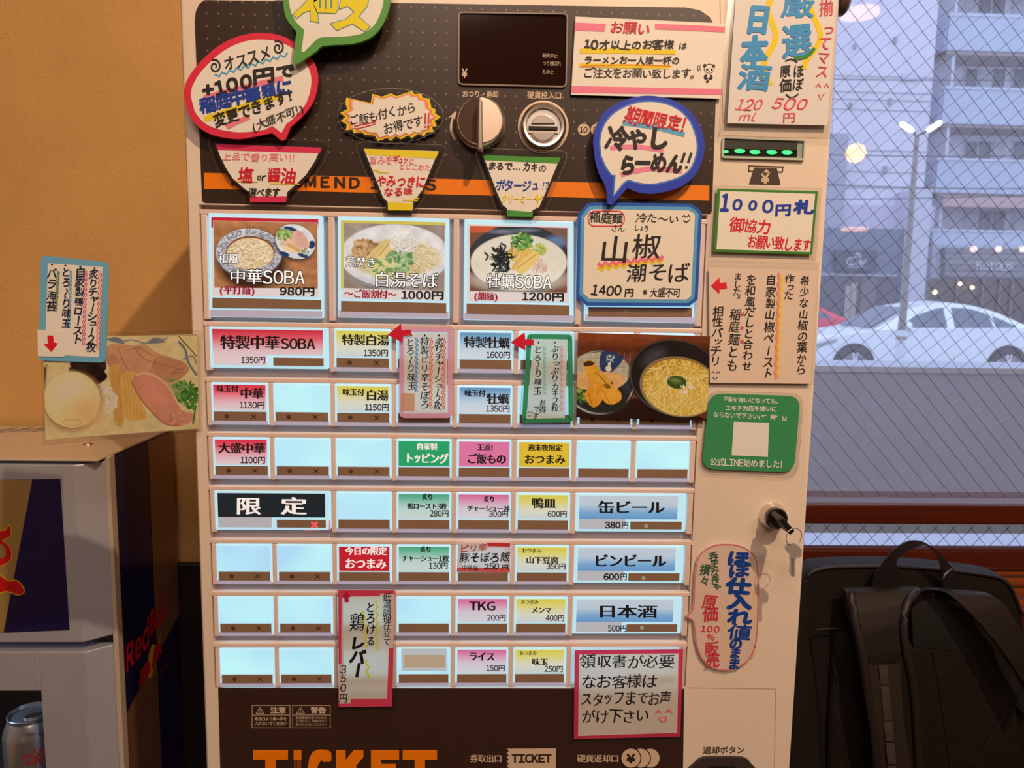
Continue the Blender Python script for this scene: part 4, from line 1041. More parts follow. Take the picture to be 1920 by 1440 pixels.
I_.poly([(1060, 380), (1190, 248), (1228, 240), (1240, 262), (1130, 400), (1076, 412)], (222, 196, 132), 1); I_.poly([(1120, 400), (1230, 262), (1262, 258), (1270, 284), (1170, 410)], (230, 206, 140), 1); I_.line([(1120, 402), (1234, 262)], 5, (160, 126, 70)); I_.line([(1090, 385), (1195, 268)], 3, (196, 164, 100))
I_.leaf(1300, 372, 88, 110, [(92, 138, 88), (120, 164, 108), (150, 190, 138), (190, 214, 170)], 15); I_.leaf(1190, 420, 90, 70, [(120, 160, 100), (206, 214, 160), (226, 216, 150)], 16)
I_.noodles(1330, 262, 96, 62, 90, 6, [(240, 242, 240), (226, 230, 226), (250, 250, 246)], 17); I_.noodles(1470, 350, 90, 80, 60, 6, [(240, 232, 200), (226, 214, 170)], 18)
I_.build('printed_photo', SB, b2_, EM)
outl(b2_, '荒焚き', 954, 378, 1152, 386, 62); outl(b2_, '白湯そば', 1136, 494, 1548, 504, 94)
text(SB, b2_, '～ご飯割付～', 946, 584, 1280, 592, 52, 0, 'M', off=.0007, mat=RDI); text(SB, b2_, '1000円', 1312, 592, 1586, 597, 52, 0, 'GG', off=.0007, mat=INKD)
b3_ = big([(100, 98), (772, 114), (772, 735), (94, 720)], [(118, 130), (744, 146), (742, 614), (118, 604)], [(114, 618), (744, 630), (744, 692), (114, 682)], 'E', 'large lit picture button with milky soup photo')
I_ = Pic([(134, 142), (732, 156), (730, 552), (134, 542)]); I_.fill((122, 84, 66)); I_.poly([(134, 140), (290, 142), (270, 180), (140, 186)], (206, 96, 60)); I_.poly([(560, 140), (740, 140), (740, 220), (640, 180)], (120, 92, 80))
I_.ell(432, 350, 312, 214, (34, 36, 44)); I_.ell(432, 338, 306, 196, (52, 58, 70)); I_.ell(660, 240, 60, 34, (96, 130, 176), soft=30); I_.ell(330, 178, 70, 12, (120, 132, 150), soft=16); I_.ell(480, 170, 60, 10, (120, 132, 150), soft=16)
I_.ell(434, 368, 300, 176, (132, 122, 112)); I_.ell(434, 366, 294, 170, (226, 222, 206)); I_.ell(434, 470, 240, 60, (236, 234, 224), soft=60); I_.noise(18, .06, 21)
I_.leaf(420, 310, 60, 60, [(212, 178, 80), (190, 140, 80), (222, 200, 96)], 22); I_.leaf(560, 390, 50, 50, [(206, 176, 160), (226, 196, 176)], 22)
for i in range(60):
    a, b2 = r_.normal(330, 36), r_.normal(340, 40); t = r_.uniform(0, 3.1); I_.line([(a, b2), (a+34*math.cos(t), b2+26*math.sin(t)), (a+44*math.cos(t+.5), b2+44*math.sin(t+.5))], r_.uniform(5, 13), [(30, 36, 36), (44, 54, 54), (22, 24, 28)][i % 3])
I_.leaf(450, 240, 64, 80, [(70, 130, 62), (96, 160, 78), (50, 104, 50), (150, 190, 90)], 24); I_.leaf(560, 286, 44, 40, [(150, 176, 70), (196, 200, 100)], 25)
I_.poly([(392, 392), (484, 276), (512, 296), (506, 318), (420, 412)], (224, 186, 100), 1); I_.poly([(410, 400), (520, 300), (560, 316), (550, 350), (462, 436), (420, 420)], (232, 204, 124), 1); I_.line([(420, 405), (540, 318)], 4, (170, 120, 50))
I_.build('printed_photo', SB, b3_, EM)
outl(b3_, '牡蠣SOBA', 236, 480, 638, 490, 84)
text(SB, b3_, '(細麺)', 158, 572, 308, 576, 48, 0, 'M', off=.0007, mat=RDI); text(SB, b3_, '1200円', 456, 574, 714, 580, 50, 0, 'GG', off=.0007, mat=INKD)
b4_ = big([(846, 130), (1524, 150), (1512, 742), (838, 726)], [(866, 160), (1500, 170), (1498, 626), (862, 618)], [(862, 640), (1496, 645), (1496, 702), (862, 698)], 'E', 'large lit button behind the handwritten blue card')
for p_, k in (((1095, 666), 0), ((1258, 670), 1)):
    c_ = at(*q(p_), -.0012); m_ = pr('pale_indicator', lin((170, 150, 132)), .4)
    if k == 0: lathe('sale_lamp', c_, [(.0018, 0), (0, .0001)], m_, b4_, 'Y', 14)
    else:
        for a in ([(1246, 658), (1270, 684)], [(1270, 656), (1246, 684)]): stroke(Front(-.0012), b4_, a, 5, 0, .0002, name='sold_out_cross', mat=m_)

# ---- lower panel
crop('0')
lo = prism('lower_panel', q([(409, 1290), (1283, 1292), (1279, 1560), (416, 1560)]), 0, pr('dark_print_low', lin((60, 40, 36)), .38), mach, S0, .0006); lo['label'] = 'dark brown lower panel'
crop('H')
for ch, a_, b_ in (('T', 378, 640), ('I', 675, 748), ('C', 790, 972), ('K', 1000, 1222), ('E', 1262, 1478), ('T', 1500, 1758)):
    w_ = b_-a_-46; text(S0, lo, ch, a_+23-w_*.0, 1412, b_-23, 1412, 268, 0, 'X', mat=M_ORANGE, fit=1 if ch != 'I' else .5)
def outline(x0, y0, x1, y1, w, mat, par, c='outline'): stroke(S0, par, [(x0, y0), (x1, y0), (x1, y1), (x0, y1)], w, 0, .0004, closed=True, name=c, mat=mat)
for (x0, x1) in ((370, 656), (674, 958)):
    for a in ([(x0, 931), (x1, 931)], [(x0, 1098), (x1, 1098)], [(x0+1, 929), (x0+1, 1100)], [(x1-1, 929), (x1-1, 1100)], [(x0, 1003), (x1, 1003)]): stroke(S0, lo, a, 4, 0, .0004, name='warning_line', mat=M_PRT)
    x = x0+60
    for a in ([(x, 945), (x+30, 990)], [(x, 945), (x-30, 990)], [(x-31, 990), (x+31, 990)], [(x, 960), (x, 980)]): stroke(S0, lo, a, 4, 0, .0004, name='warning_triangle', mat=M_PRT)
text(S0, lo, '注意', 508, 968, 626, 968, 44, 0, 'GG', mat=M_PRT); text(S0, lo, '警告', 810, 968, 926, 968, 44, 0, 'GG', mat=M_PRT)
text(S0, lo, '取出口より奥へ手を', 390, 1032, 632, 1032, 26, 0, 'G', mat=M_PRT); text(S0, lo, '入れないでください', 390, 1066, 632, 1066, 26, 0, 'G', mat=M_PRT)
text(S0, lo, '転倒事故を防ぐために', 698, 1024, 930, 1024, 20, 0, 'g', mat=M_PRT); text(S0, lo, '上に乗らない、物をのせない', 698, 1048, 930, 1048, 20, 0, 'g', mat=M_PRT); text(S0, lo, '傾けないようにしてください', 698, 1073, 930, 1073, 20, 0, 'g', mat=M_PRT)
crop('I')
text(S0, lo, '券取出口', 165, 1330, 405, 1330, 54, 0, 'G', mat=M_PRT); text(S0, lo, '硬貨返却口', 968, 1330, 1282, 1330, 54, 0, 'G', mat=M_PRT)
zz_ = [(455, 1255), (808, 1253), (808, 1410), (455, 1410)]+[(440+(16 if i % 2 == 0 else 0), 1400-i*16) for i in range(10)]
patch(S0, lo, zz_, 0, .0004, 'ticket_symbol', M_PRT); text(S0, lo, 'TICKET', 478, 1328, 778, 1328, 64, 0, 'GG', off=.0008, mat=pr('dark_print_low', (0, 0, 0)))
for i, x in enumerate((1516, 1444, 1372)):
    if i: patch(S0, lo, ell(x, 1326, 79, 79), 0, .0004+i*.0002, 'coin_symbol', pr('dark_print_low', (0, 0, 0)))
    patch(S0, lo, ell(x, 1326, 71, 71), 0, .0005+i*.0002, 'coin_symbol', M_PRT)
text(S0, lo, '¥', 1338, 1328, 1406, 1328, 74, 0, 'GG', off=.0014, mat=pr('dark_print_low', (0, 0, 0)))
# ---- right hand service column: note slot, return lever text, lock
crop('L')
P1 = rquad([(166, 768), (634, 784), (628, 902), (162, 888)], 14)
M_FR = pr('slot_frosted', (.62, .70, .66), .25)
sl = ring('banknote_slot', q(P1), q(inset(P1, 10)), Front(-.003), .003, M_FR, mach)
prism('slot_well', q(inset(P1, 9)), 0, pr('slot_well_grey', (.36, .44, .40), .25), sl, Front(-.0008), .0006)
prism('slot_mouth', q([(166, 790), (586, 802), (582, 882), (163, 872)]), 0, pr('slot_dark', (.010, .016, .012), .2), sl, Front(-.0016), .0006)
prism('slot_shutter', q([(168, 792), (584, 804), (583, 846), (167, 836)]), 0, pr('slot_shutter_grey', (.035, .042, .038), .4), sl, Front(-.0022), .0008)
m_ = pr('green_led', (.1, .8, .3), .3, emit=(.01, .85, .16), es=1.5)
for x, y in ((182, 852), (262, 850), (348, 856), (442, 857), (528, 858)):
    prism('green_lamp', q(smoothed([(x-30, y-6), (x-8, y-12), (x+16, y-10), (x+30, y-1), (x+14, y+10), (x-18, y+8)], 3)) if x > 190 else q([(162, y-8), (190, y-7), (202, y+2), (186, y+9), (162, y+9)]), 0, m_, sl, Front(-.0026), .0006)
DKP = pr('grey_print', lin((72, 58, 52)), .5)
SW = Front(-.0003)
db = bpy.data.objects['door']
for a in ([(311, 932), (508, 938)], [(311, 962), (503, 967)], [(313, 930), (313, 964)], [(505, 936), (502, 968)]): stroke(SW, db, a, 5, 0, .0004, name='note_symbol', mat=DKP)
patch(SW, db, [(343, 942), (470, 946), (491, 1038), (314, 1034)], 0, .0005, 'note_symbol', DKP)
patch(SW, db, [(392, 970), (412, 950), (434, 974)], 0, .0008, 'note_arrow', M_PRT)
text(SW, db, '¥', 404, 978, 404, 1032, 62, 0, 'GG', vert=True, off=.0008, mat=M_PRT, upright=False)
crop('K')
text(SW, db, '返却ボタン', 150, 1354, 352, 1352, 32, 0, 'G', mat=DKP)
for a in ([(72, 1052), (500, 1058)], [(500, 1058), (494, 1440)]): stroke(SW, db, a, 1.6, 0, .0002, name='panel_seam', mat=pr('seam', lin((176, 140, 120)), .5))
lev_ = prism('return_lever_recess', q(smoothed([(95, 1460), (108, 1420), (150, 1390), (250, 1386), (345, 1390), (382, 1420), (395, 1470)], 3)), 0, pr('recess_dark', (.05, .04, .04), .3), mach, Front(-.003), .003, .001)
prism('return_lever', q(rrect(180, 1428, 310, 1500, 20)), 0, M_BLACK, lev_, Front(-.005), .002, .0006)
crop('S')
lc = at(*q((345, 335)), 0); lk = lathe('lock_escutcheon', lc, [(.0133, 0), (.0130, .0018), (.0095, .0095), (.0, .0095)], M_CHROME, mach, 'Y', 36)
lathe('lock_cylinder', at(*q((382, 362)), -.0095)*V3(1, 0, 1)+V3(0, -.0095, 0), [(.0100, 0), (.0100, .0050), (.0090, .0060), (.0070, .0060), (.0068, .0045), (0, .0045)], pr('dark_chrome', (.10, .09, .10), .12, .9), mach, 'Y', 36)
# right edge of the frame of the door: hinge line and clear plates
crop('L')
stroke(SW, db, [(150, -30), (168, 690), (178, 760), (725, 776)], 2, 0, .0002, sm=2, name='panel_seam', mat=pr('seam', lin((196, 160, 136)), .5))

# ================================================================== keys in the lock
crop('S')
ky = empty('key_set', at(*q((385, 365)), -.0155)); tag(ky, 'black-headed key standing in the lock with a ring and a spare steel key', 'keys')
pA, pB = at(*q((385, 335)), -.0145), at(*q((480, 420)), -.030)
tube('key_shank', [pA, pB], .0022, pr('key_bronze', (.30, .22, .18), .35, .7), ky, 8)
hk = prism('key_head', q([(432, 392), (492, 356), (655, 546), (592, 606)]), 0, M_BLACK, ky, Front(-.044), .020, .001)
c_ = at(*q((636, 622)), -.043); t = np.linspace(0, 2*math.pi, 40, endpoint=False)
tube('split_ring', [c_+V3(.0078*math.cos(a), .002*math.cos(a), .0078*math.sin(a)*1.0) for a in t], .00042, M_STEEL, ky, 6, True)
sk = prism('spare_key', q([(535, 730), (560, 712), (640, 706), (690, 735), (748, 800), (742, 890), (712, 905), (672, 900), (662, 955), (655, 962), (656, 1150), (640, 1166), (612, 1164), (594, 1140), (592, 1100), (580, 1110), (574, 1075), (590, 1050), (578, 1020), (592, 990), (586, 940), (584, 860), (556, 838), (528, 800), (520, 760)]), 0, pr('nickel_key', (.72, .71, .70), .34, .6), ky, Front(-.044), .0018, .0004)
patch(Front(-.044), ky, [(600, 905), (640, 912), (634, 1140), (612, 1140)], 0, .0001, 'key_groove', pr('groove_grey', (.2, .18, .2), .4))

kp = at(1580, 2, .03); lathe('side_knob', (MX1-.001, .03, float(kp[2])), [(.009, 0), (.009, .006), (.013, .009), (.013, .016), (.010, .019), (0, .019)], pr('knob_brown', (.10, .06, .045), .4), mach, 'X', 24)
# ================================================================== handwritten cards stuck on the machine
BKI = (46, 38, 36); RED = (214, 34, 48); PNK = (238, 120, 130); BLU = (34, 62, 150); YEL = (238, 196, 30); GRN = (74, 140, 60)
PAP = (240, 220, 200)
def laminate(parent, P, Y, px=False):
    stroke(Front(Y), parent, P, K[0][2]*.9, 0, .0001, closed=True, name='film_edge', mat=film('film_edge', (.92, .90, .88), .35, .3))
    return prism('laminate_film', P if px else q(P), 0, M_LAM, parent, Front(Y), .0003)
def pad(parent, x, y, Yc, r=.012):
    """foam mounting pad between a raised card and the panel"""
    c = at(*q((x, y)), 0); lathe('mounting_pad', (c[0], Yc+.0006-.0, c[2]), [(r, -(-Yc-.0012)), (r, 0), (0, 0)], pr('foam_pad', (.7, .68, .62), .9), parent, 'Y', 16)

# -- red speech bubble
crop('A'); Y = -.012
out = smoothed([(52, 650), (62, 570), (105, 490), (180, 400), (285, 312), (400, 252), (520, 224), (640, 226), (750, 256), (850, 320), (925, 410), (957, 500), (952, 600), (920, 700), (850, 790), (775, 856)], 4, False)
out = np.concatenate([out, [(740, 938), (712, 950), (648, 898)], smoothed([(500, 928), (400, 938), (250, 912), (150, 856), (85, 770)], 4, False)])
o, s = card('speech_bubble_sign', out, (222, 44, 66), Y, 'red-bordered handwritten speech bubble offering a noodle change for 100 yen', thick=.0025)
pad(o, 500, 560, Y+.0019)
inn = np.concatenate([smoothed([(100, 650), (108, 590), (150, 510), (220, 430), (310, 352), (410, 298), (520, 270), (640, 272), (740, 300), (830, 360), (885, 440), (912, 520), (906, 610), (876, 700), (820, 770), (768, 822)], 4, False), [(748, 832), (712, 898), (650, 850)], smoothed([(600, 876), (500, 890), (400, 892), (270, 868), (180, 820), (125, 750)], 4, False)])
patch(s, o, inn, PAP, .0002, 'paper_face')
for (a, b_, w, c_) in ([(190, 660), (725, 528), 36, PNK], [(192, 805), (716, 645), 40, YEL], [(340, 860), (496, 790), 34, PNK]):
    stroke(s, o, [a, ((a[0]+b_[0])/2+4, (a[1]+b_[1])/2-6), b_], w, c_, .0004, 3)
zigzag(s, o, 265, 512, 755, 366, 11, 10, 13, (90, 160, 196), .0005)
def spiral(surf, par, cx, cy, r, col, w): t = np.linspace(0, 9.4, 26); stroke(surf, par, np.stack([cx+r*(.15+.85*t/9.4)*np.cos(-t+1), cy+r*1.15*(.15+.85*t/9.4)*np.sin(-t+1)], 1), w, col, .0007, 2)
spiral(s, o, 262, 448, 42, BKI, 11); spiral(s, o, 688, 322, 42, BKI, 11)
text(s, o, 'オススメ', 322, 440, 640, 350, 96, BKI, 'h', off=.0008)
text(s, o, '+100円で', 170, 618, 812, 458, 96, BKI, 'HH', off=.0008)
text(s, o, '稲庭中華麺に', 160, 720, 780, 580, 92, BLU, 'HH', off=.0009)
text(s, o, '変更できます！', 256, 824, 830, 622, 84, BKI, 'H', off=.0010)
text(s, o, '(大盛不可!)', 510, 862, 862, 724, 62, BKI, 'h', off=.0011)
# -- green bubble, cut by the top of the picture
Y = -.020
out = np.concatenate([smoothed([(700, -180), (716, -60), (728, 60), (748, 130), (790, 186), (812, 215)], 3, False), [(790, 408), (812, 430), (832, 424)], smoothed([(950, 345), (985, 314), (1060, 304), (1150, 300), (1250, 282), (1330, 242), (1392, 172), (1432, 80), (1448, 0), (1456, -120), (1400, -260), (1240, -340), (1050, -360), (850, -310)], 3, False)])
o, s = card('speech_bubble_sign', out, (92, 148, 62), Y, 'green-bordered speech bubble with fat yellow characters, cut by the top edge', thick=.004)
pad(o, 1100, 100, Y+.0034, .016)
inn = np.concatenate([smoothed([(742, -180), (756, -60), (766, 40), (790, 116), (830, 170), (866, 200)], 3, False), [(846, 350), (866, 350)], smoothed([(925, 290), (968, 256), (1060, 250), (1150, 246), (1240, 232), (1305, 200), (1352, 150), (1386, 70), (1402, 0), (1412, -120), (1360, -230), (1220, -300), (1050, -316), (870, -270)], 3, False)])
patch(s, o, inn, (236, 222, 206), .0002, 'paper_face')
for P_ in ([(900, -60), (880, 10), (790, 100), (815, 122), (862, 84), (908, 70), (908, 140), (962, 150), (950, 70), (925, 20), (985, -20)], [(930, -60), (930, 40), (950, 84), (1076, 90), (1092, 60), (1090, -60)],
           [(1120, -60), (1104, 60), (1160, 40), (1205, 80), (1146, 132), (1044, 160), (1086, 204), (1190, 158), (1272, 212), (1308, 180), (1232, 112), (1290, 40), (1310, -60)]):
    P_ = np.array(P_, float); patch(s, o, inset(P_, -5), (70, 130, 160), .0004, 'character_outline'); patch(s, o, P_, (236, 205, 30), .0006, 'yellow_character')
for a in ([(972, -50), (972, 54)], [(1010, -50), (1010, 58)], [(1048, -50), (1048, 56)]): stroke(s, o, a, 9, (70, 130, 160), .0008)
# -- three bowl-shaped cards
def bowl(out, inn, bands, colr, bkcol, label, grp='bowl-shaped taste cards', lam=34):
    Pq = np.array(out, float)
    o, s = card('bowl_card', out, bkcol, -.0045, label, thick=.0006, group=None)
    laminate(o, inset(np.array(rquad(out, 14, 2)), -lam), -.0049)
    patch(s, o, inn, PAP, .0008, 'paper_face')
    for b_ in bands: patch(s, o, b_, colr, .0010, 'marker_band')
    return o, s
crop('A')
o, s = bowl([(252, 958), (1000, 984), (965, 1080), (900, 1190), (835, 1248), (768, 1306), (752, 1372), (492, 1374), (486, 1302), (438, 1272), (365, 1210), (320, 1140), (280, 1050)],
            [(268, 972), (978, 996), (942, 1080), (878, 1180), (820, 1236), (750, 1298), (742, 1362), (502, 1364), (498, 1300), (450, 1264), (382, 1204), (336, 1132), (296, 1050)],
            [[(268, 972), (984, 996), (970, 1034), (282, 1012)], [(500, 1326), (746, 1324), (742, 1366), (500, 1366)]], (222, 46, 82), BKI, 'bowl-shaped card with red bands reading salt or soy sauce')
text(s, o, '上品で香り高い!!', 312, 1056, 806, 1066, 52, PNK, 'h', off=.0012)
stroke(s, o, [(404, 1224), (552, 1228)], 8, YEL, .0012); stroke(s, o, [(632, 1238), (836, 1243)], 8, YEL, .0012)
text(s, o, '塩', 424, 1176, 524, 1180, 96, RED, 'H', off=.0014); text(s, o, 'or', 548, 1192, 610, 1194, 46, BKI, 'H', off=.0014); text(s, o, '醤油', 612, 1186, 806, 1190, 94, RED, 'H', off=.0014)
text(s, o, '選べます', 488, 1298, 702, 1298, 54, BKI, 'H', off=.0014)
crop('B')
o, s = bowl([(192, 944), (712, 962), (602, 1225), (548, 1300), (540, 1320), (528, 1368), (358, 1364), (352, 1310), (322, 1278), (290, 1190)],
            [(212, 956), (692, 972), (590, 1222), (532, 1298), (526, 1352), (370, 1352), (366, 1300), (336, 1268), (306, 1190)],
            [[(212, 956), (696, 974), (676, 1020), (234, 996)], [(368, 1300), (530, 1308), (524, 1354), (368, 1352)]], (236, 200, 34), BKI, 'bowl-shaped card with yellow bands and red writing about addictive taste', lam=30)
text(s, o, '旨みを', 252, 1030, 400, 1034, 50, PNK, 'h', off=.0012); text(s, o, 'ギュッ', 398, 1026, 500, 1030, 46, RED, 'H', off=.0012); text(s, o, 'と', 500, 1034, 542, 1036, 42, PNK, 'h', off=.0012)
text(s, o, 'とじこめた', 438, 1072, 644, 1078, 40, PNK, 'h', off=.0012)
for a in ([(268, 1094), (308, 1096)], [(300, 1106), (372, 1110)], [(530, 1275), (570, 1277)], [(462, 1288), (560, 1290)]): stroke(s, o, a, 9, YEL, .0011)
text(s, o, 'やみつきに', 300, 1164, 610, 1172, 72, RED, 'H', off=.0014); text(s, o, 'なる味', 342, 1230, 528, 1236, 50, RED, 'H', off=.0014)
o, s = bowl([(962, 984), (1492, 1000), (1400, 1235), (1352, 1345), (1308, 1362), (1302, 1408), (1126, 1400), (1120, 1350), (1090, 1330), (1050, 1230)],
            [(980, 998), (1476, 1014), (1384, 1235), (1340, 1332), (1298, 1352), (1292, 1392), (1138, 1386), (1134, 1340), (1106, 1318), (1066, 1230)],
            [[(980, 998), (1480, 1014), (1464, 1052), (996, 1030)], [(1132, 1350), (1300, 1364), (1296, 1396), (1136, 1392)]], (74, 142, 52), BKI, 'bowl-shaped card with green bands and blue writing', lam=30)
text(s, o, 'まるで…', 1010, 1066, 1224, 1072, 48, BKI, 'H', off=.0012); text(s, o, 'カキ', 1232, 1074, 1336, 1078, 62, BKI, 'H', off=.0012); text(s, o, 'の', 1338, 1082, 1388, 1086, 46, BKI, 'h', off=.0012)
text(s, o, 'ポタージュ', 1062, 1188, 1336, 1196, 66, BLU, 'H', off=.0012); text(s, o, '!?', 1362, 1194, 1404, 1196, 50, BLU, 'h', off=.0012)
text(s, o, 'クリーミー', 1096, 1278, 1296, 1282, 50, YEL, 'H', off=.0012)
patch(s, o, [(1330, 1238), (1338, 1268), (1358, 1276), (1340, 1286), (1334, 1312), (1324, 1286), (1300, 1276), (1322, 1266)], YEL, .0014, 'star'); patch(s, o, [(1362, 1250), (1366, 1260), (1376, 1262), (1366, 1267), (1362, 1276), (1358, 1267), (1350, 1262), (1359, 1260)], YEL, .0014, 'star')
stroke(s, o, [(1322, 1318), (1324, 1334)], 7, YEL, .0012)
# -- star burst card
crop('B')
C0 = np.array([382, 745]); bz = []
tips = [(100, 628), (258, 662), (268, 603), (330, 622), (388, 600), (424, 618), (524, 584), (540, 606), (584, 602), (590, 628), (636, 634), (648, 692), (676, 704), (672, 728), (708, 754), (668, 778), (682, 812), (652, 816), (662, 848), (616, 852), (602, 876), (560, 862), (524, 888), (496, 872), (450, 896), (420, 876), (386, 906), (364, 886), (304, 908), (284, 872), (222, 868), (198, 850), (150, 858), (140, 834), (98, 838), (104, 800), (66, 778), (94, 752), (62, 726), (108, 702), (96, 670)]
o, s = card('burst_card', inset(np.array(tips, float), -12), (52, 42, 40), -.005, 'spiky yellow starburst card saying rice comes with it', thick=.0006)
laminate(o, inset(smoothed(ell(384, 745, 318, 155, 30), 1), -22), -.0054)
patch(s, o, tips, (240, 196, 40), .0008, 'burst_yellow')
for k_, c_, of in ((.93, (238, 130, 50), .001), (.89, (242, 158, 140), .0012), (.85, (244, 226, 212), .0014)): patch(s, o, [tuple(C0+(np.array(p)-C0)*k_) for p in tips], c_, of, 'burst_layer')
text(s, o, 'ご飯も付くから', 122, 776, 548, 690, 62, BKI, 'h', off=.0018); text(s, o, 'お得です', 340, 838, 594, 776, 66, BKI, 'h', off=.0018)
for x in (610, 630): stroke(s, o, [(x, 728), (x-2, 796)], 10, RED, .0018); stroke(s, o, [(x-2, 810), (x-2, 820)], 11, RED, .0018)
stroke(s, o, [(150, 812), (290, 782)], 6, RED, .0018); stroke(s, o, [(172, 828), (288, 796)], 6, RED, .0018)
# -- request note with pink bands
crop('C')
o, s = card('request_note', [(105, 112), (1116, 158), (1090, 666), (75, 640)], (244, 224, 206), -.004, 'white request note with two pink bands and a small panda doodle')
stroke(s, o, [(92, 394), (94, 394)], 2, PAP, .0001)
for P_ in ([(101, 152), (312, 160), (300, 214), (98, 206)], [(640, 160), (1114, 180), (1112, 218), (642, 198)], [(80, 580), (1094, 600), (1092, 640), (78, 626)]): patch(s, o, P_, (240, 118, 140), .0002, 'marker_band')
text(s, o, 'お願い', 336, 184, 612, 196, 78, RED, 'H', off=.0005)
stroke(s, o, [(135, 344), (460, 345), (782, 352)], 34, YEL, .0003); stroke(s, o, [(128, 440), (440, 446), (742, 452)], 28, YEL, .0003); stroke(s, o, [(140, 446), (450, 438), (752, 446)], 6, (236, 110, 40), .0004)
text(s, o, '10', 165, 296, 260, 298, 64, BKI, 'HH', off=.0006); text(s, o, '才以上のお客様', 264, 304, 772, 300, 62, BKI, 'H', off=.0006); text(s, o, 'は', 800, 310, 862, 310, 46, BKI, 'H', off=.0006)
text(s, o, 'ラーメンお一人様一杯の', 162, 404, 812, 410, 54, BKI, 'H', off=.0006)
text(s, o, 'ご注文をお願い致します。', 158, 492, 950, 500, 62, BKI, 'h', off=.0006)
pk = BKI
patch(s, o, ell(1008, 462, 36, 32), pk, .0004, 'panda_doodle'); patch(s, o, ell(1008, 464, 33, 28), PAP, .0005, 'panda_doodle')
for x, y, a, b_ in ((978, 442, 11, 11), (1036, 446, 11, 12), (994, 470, 8, 9), (1024, 470, 8, 9), (1008, 482, 4, 3), (986, 518, 14, 16), (1018, 520, 13, 16), (996, 548, 10, 8)): patch(s, o, ell(x, y, a, b_), pk, .0006, 'panda_doodle')
patch(s, o, ell(1002, 512, 9, 18), PAP, .0008, 'panda_doodle')
for a in ([(934, 440), (930, 460), (936, 480)], [(948, 436), (944, 456), (950, 474)]): stroke(s, o, a, 4, pk, .0005, 2)
# -- blue speech bubble
Y = -.013
out = np.concatenate([smoothed([(222, 960), (240, 860), (300, 755), (400, 690), (520, 652), (640, 648), (780, 682), (885, 760), (950, 860), (978, 980), (960, 1085), (920, 1170), (850, 1240), (760, 1282), (620, 1308), (520, 1296), (456, 1268)], 3, False), [(350, 1385), (318, 1372)], smoothed([(316, 1300), (300, 1240), (262, 1170), (236, 1080)], 3, False)])
o, s = card('speech_bubble_sign', out, (44, 62, 170), Y, 'blue-bordered speech bubble announcing chilled ramen for a limited time', thick=.0025)
pad(o, 600, 960, Y+.0019)
inn = np.concatenate([smoothed([(272, 960), (290, 870), (345, 785), (430, 728), (530, 695), (640, 690), (760, 722), (850, 790), (900, 880), (922, 980), (908, 1070), (870, 1145), (810, 1190), (720, 1222), (620, 1240), (530, 1232), (462, 1212)], 3, False), [(430, 1230), (364, 1314), (376, 1182)], smoothed([(350, 1180), (310, 1120), (280, 1050)], 3, False)])
patch(s, o, inset(inn, -12), (70, 110, 200), .0002, 'marker_border'); patch(s, o, inn, (238, 222, 208), .0004, 'paper_face')
stroke(s, o, [(424, 828), (640, 858), (842, 910)], 34, (96, 164, 200), .0006, 2)
stroke(s, o, [(338, 1000), (520, 990), (698, 1016)], 32, (240, 130, 150), .0006, 2); stroke(s, o, [(410, 1180), (600, 1138), (822, 1156)], 34, (240, 130, 150), .0006, 2)
text(s, o, '期間限定!', 444, 768, 856, 846, 104, RED, 'H', off=.0010)
text(s, o, '冷やし', 316, 930, 730, 950, 138, BKI, 'HH', off=.0010); text(s, o, 'らーめん', 396, 1106, 830, 1100, 126, BKI, 'HH', off=.0010)
for x in (835, 880): stroke(s, o, [(x+8, 1030), (x-14, 1096)], 17, BKI, .0010); stroke(s, o, [(x-24, 1120), (x-28, 1136)], 17, BKI, .0010)
# -- sake poster
o, s = card('sake_poster', [(1194, -160), (1880, -160), (1806, 846), (1129, 831)], (226, 206, 194), -.0055, 'large white paper with blue brush letters for sake, top right of the machine')
laminate(o, [(1150, -160), (1888, -160), (1836, 938), (1060, 925)], -.0045)
SK = (62, 142, 190)
wavy(s, o, 1445, -40, 1400, 575, 34, 1.6, 40, YEL, .0002); wavy(s, o, 1745, -90, 1690, 470, 46, 1.25, 38, YEL, .0002)
text(s, o, '日', 1264, 138, 1420, 138, 176, SK, 'HH', off=.0004); text(s, o, '本', 1224, 346, 1396, 346, 186, SK, 'HH', off=.0004); text(s, o, '酒', 1204, 524, 1420, 520, 160, SK, 'HH', off=.0004)
text(s, o, '厳', 1508, 36, 1716, 36, 160, SK, 'HH', off=.0004); text(s, o, '選', 1496, 280, 1700, 276, 220, SK, 'HH', off=.0004)
stroke(s, o, [(1580, 390), (1660, 384), (1718, 324)], 26, (60, 130, 60), .0006, 2)
text(s, o, 'ほぼ', 1610, 432, 1608, 620, 66, BKI, 'H', vert=True, off=.0006); text(s, o, '原価', 1518, 434, 1528, 622, 72, BKI, 'H', vert=True, off=.0006)
stroke(s, o, [(1522, 412), (1560, 398), (1604, 420)], 9, BKI, .0006, 3); stroke(s, o, [(1524, 634), (1562, 660), (1610, 634)], 9, BKI, .0006, 3)
RP = (226, 84, 88)
text(s, o, '揃', 1752, 48, 1850, 48, 110, RP, 'h', off=.0006); text(s, o, 'ってマス', 1800, 170, 1768, 530, 78, RP, 'h', vert=True, off=.0006)
stroke(s, o, [(1728, 590), (1744, 562), (1760, 588)], 8, RP, .0006); stroke(s, o, [(1784, 590), (1798, 562), (1812, 588)], 8, RP, .0006); stroke(s, o, [(1748, 636), (1760, 672), (1784, 628)], 8, RP, .0006)
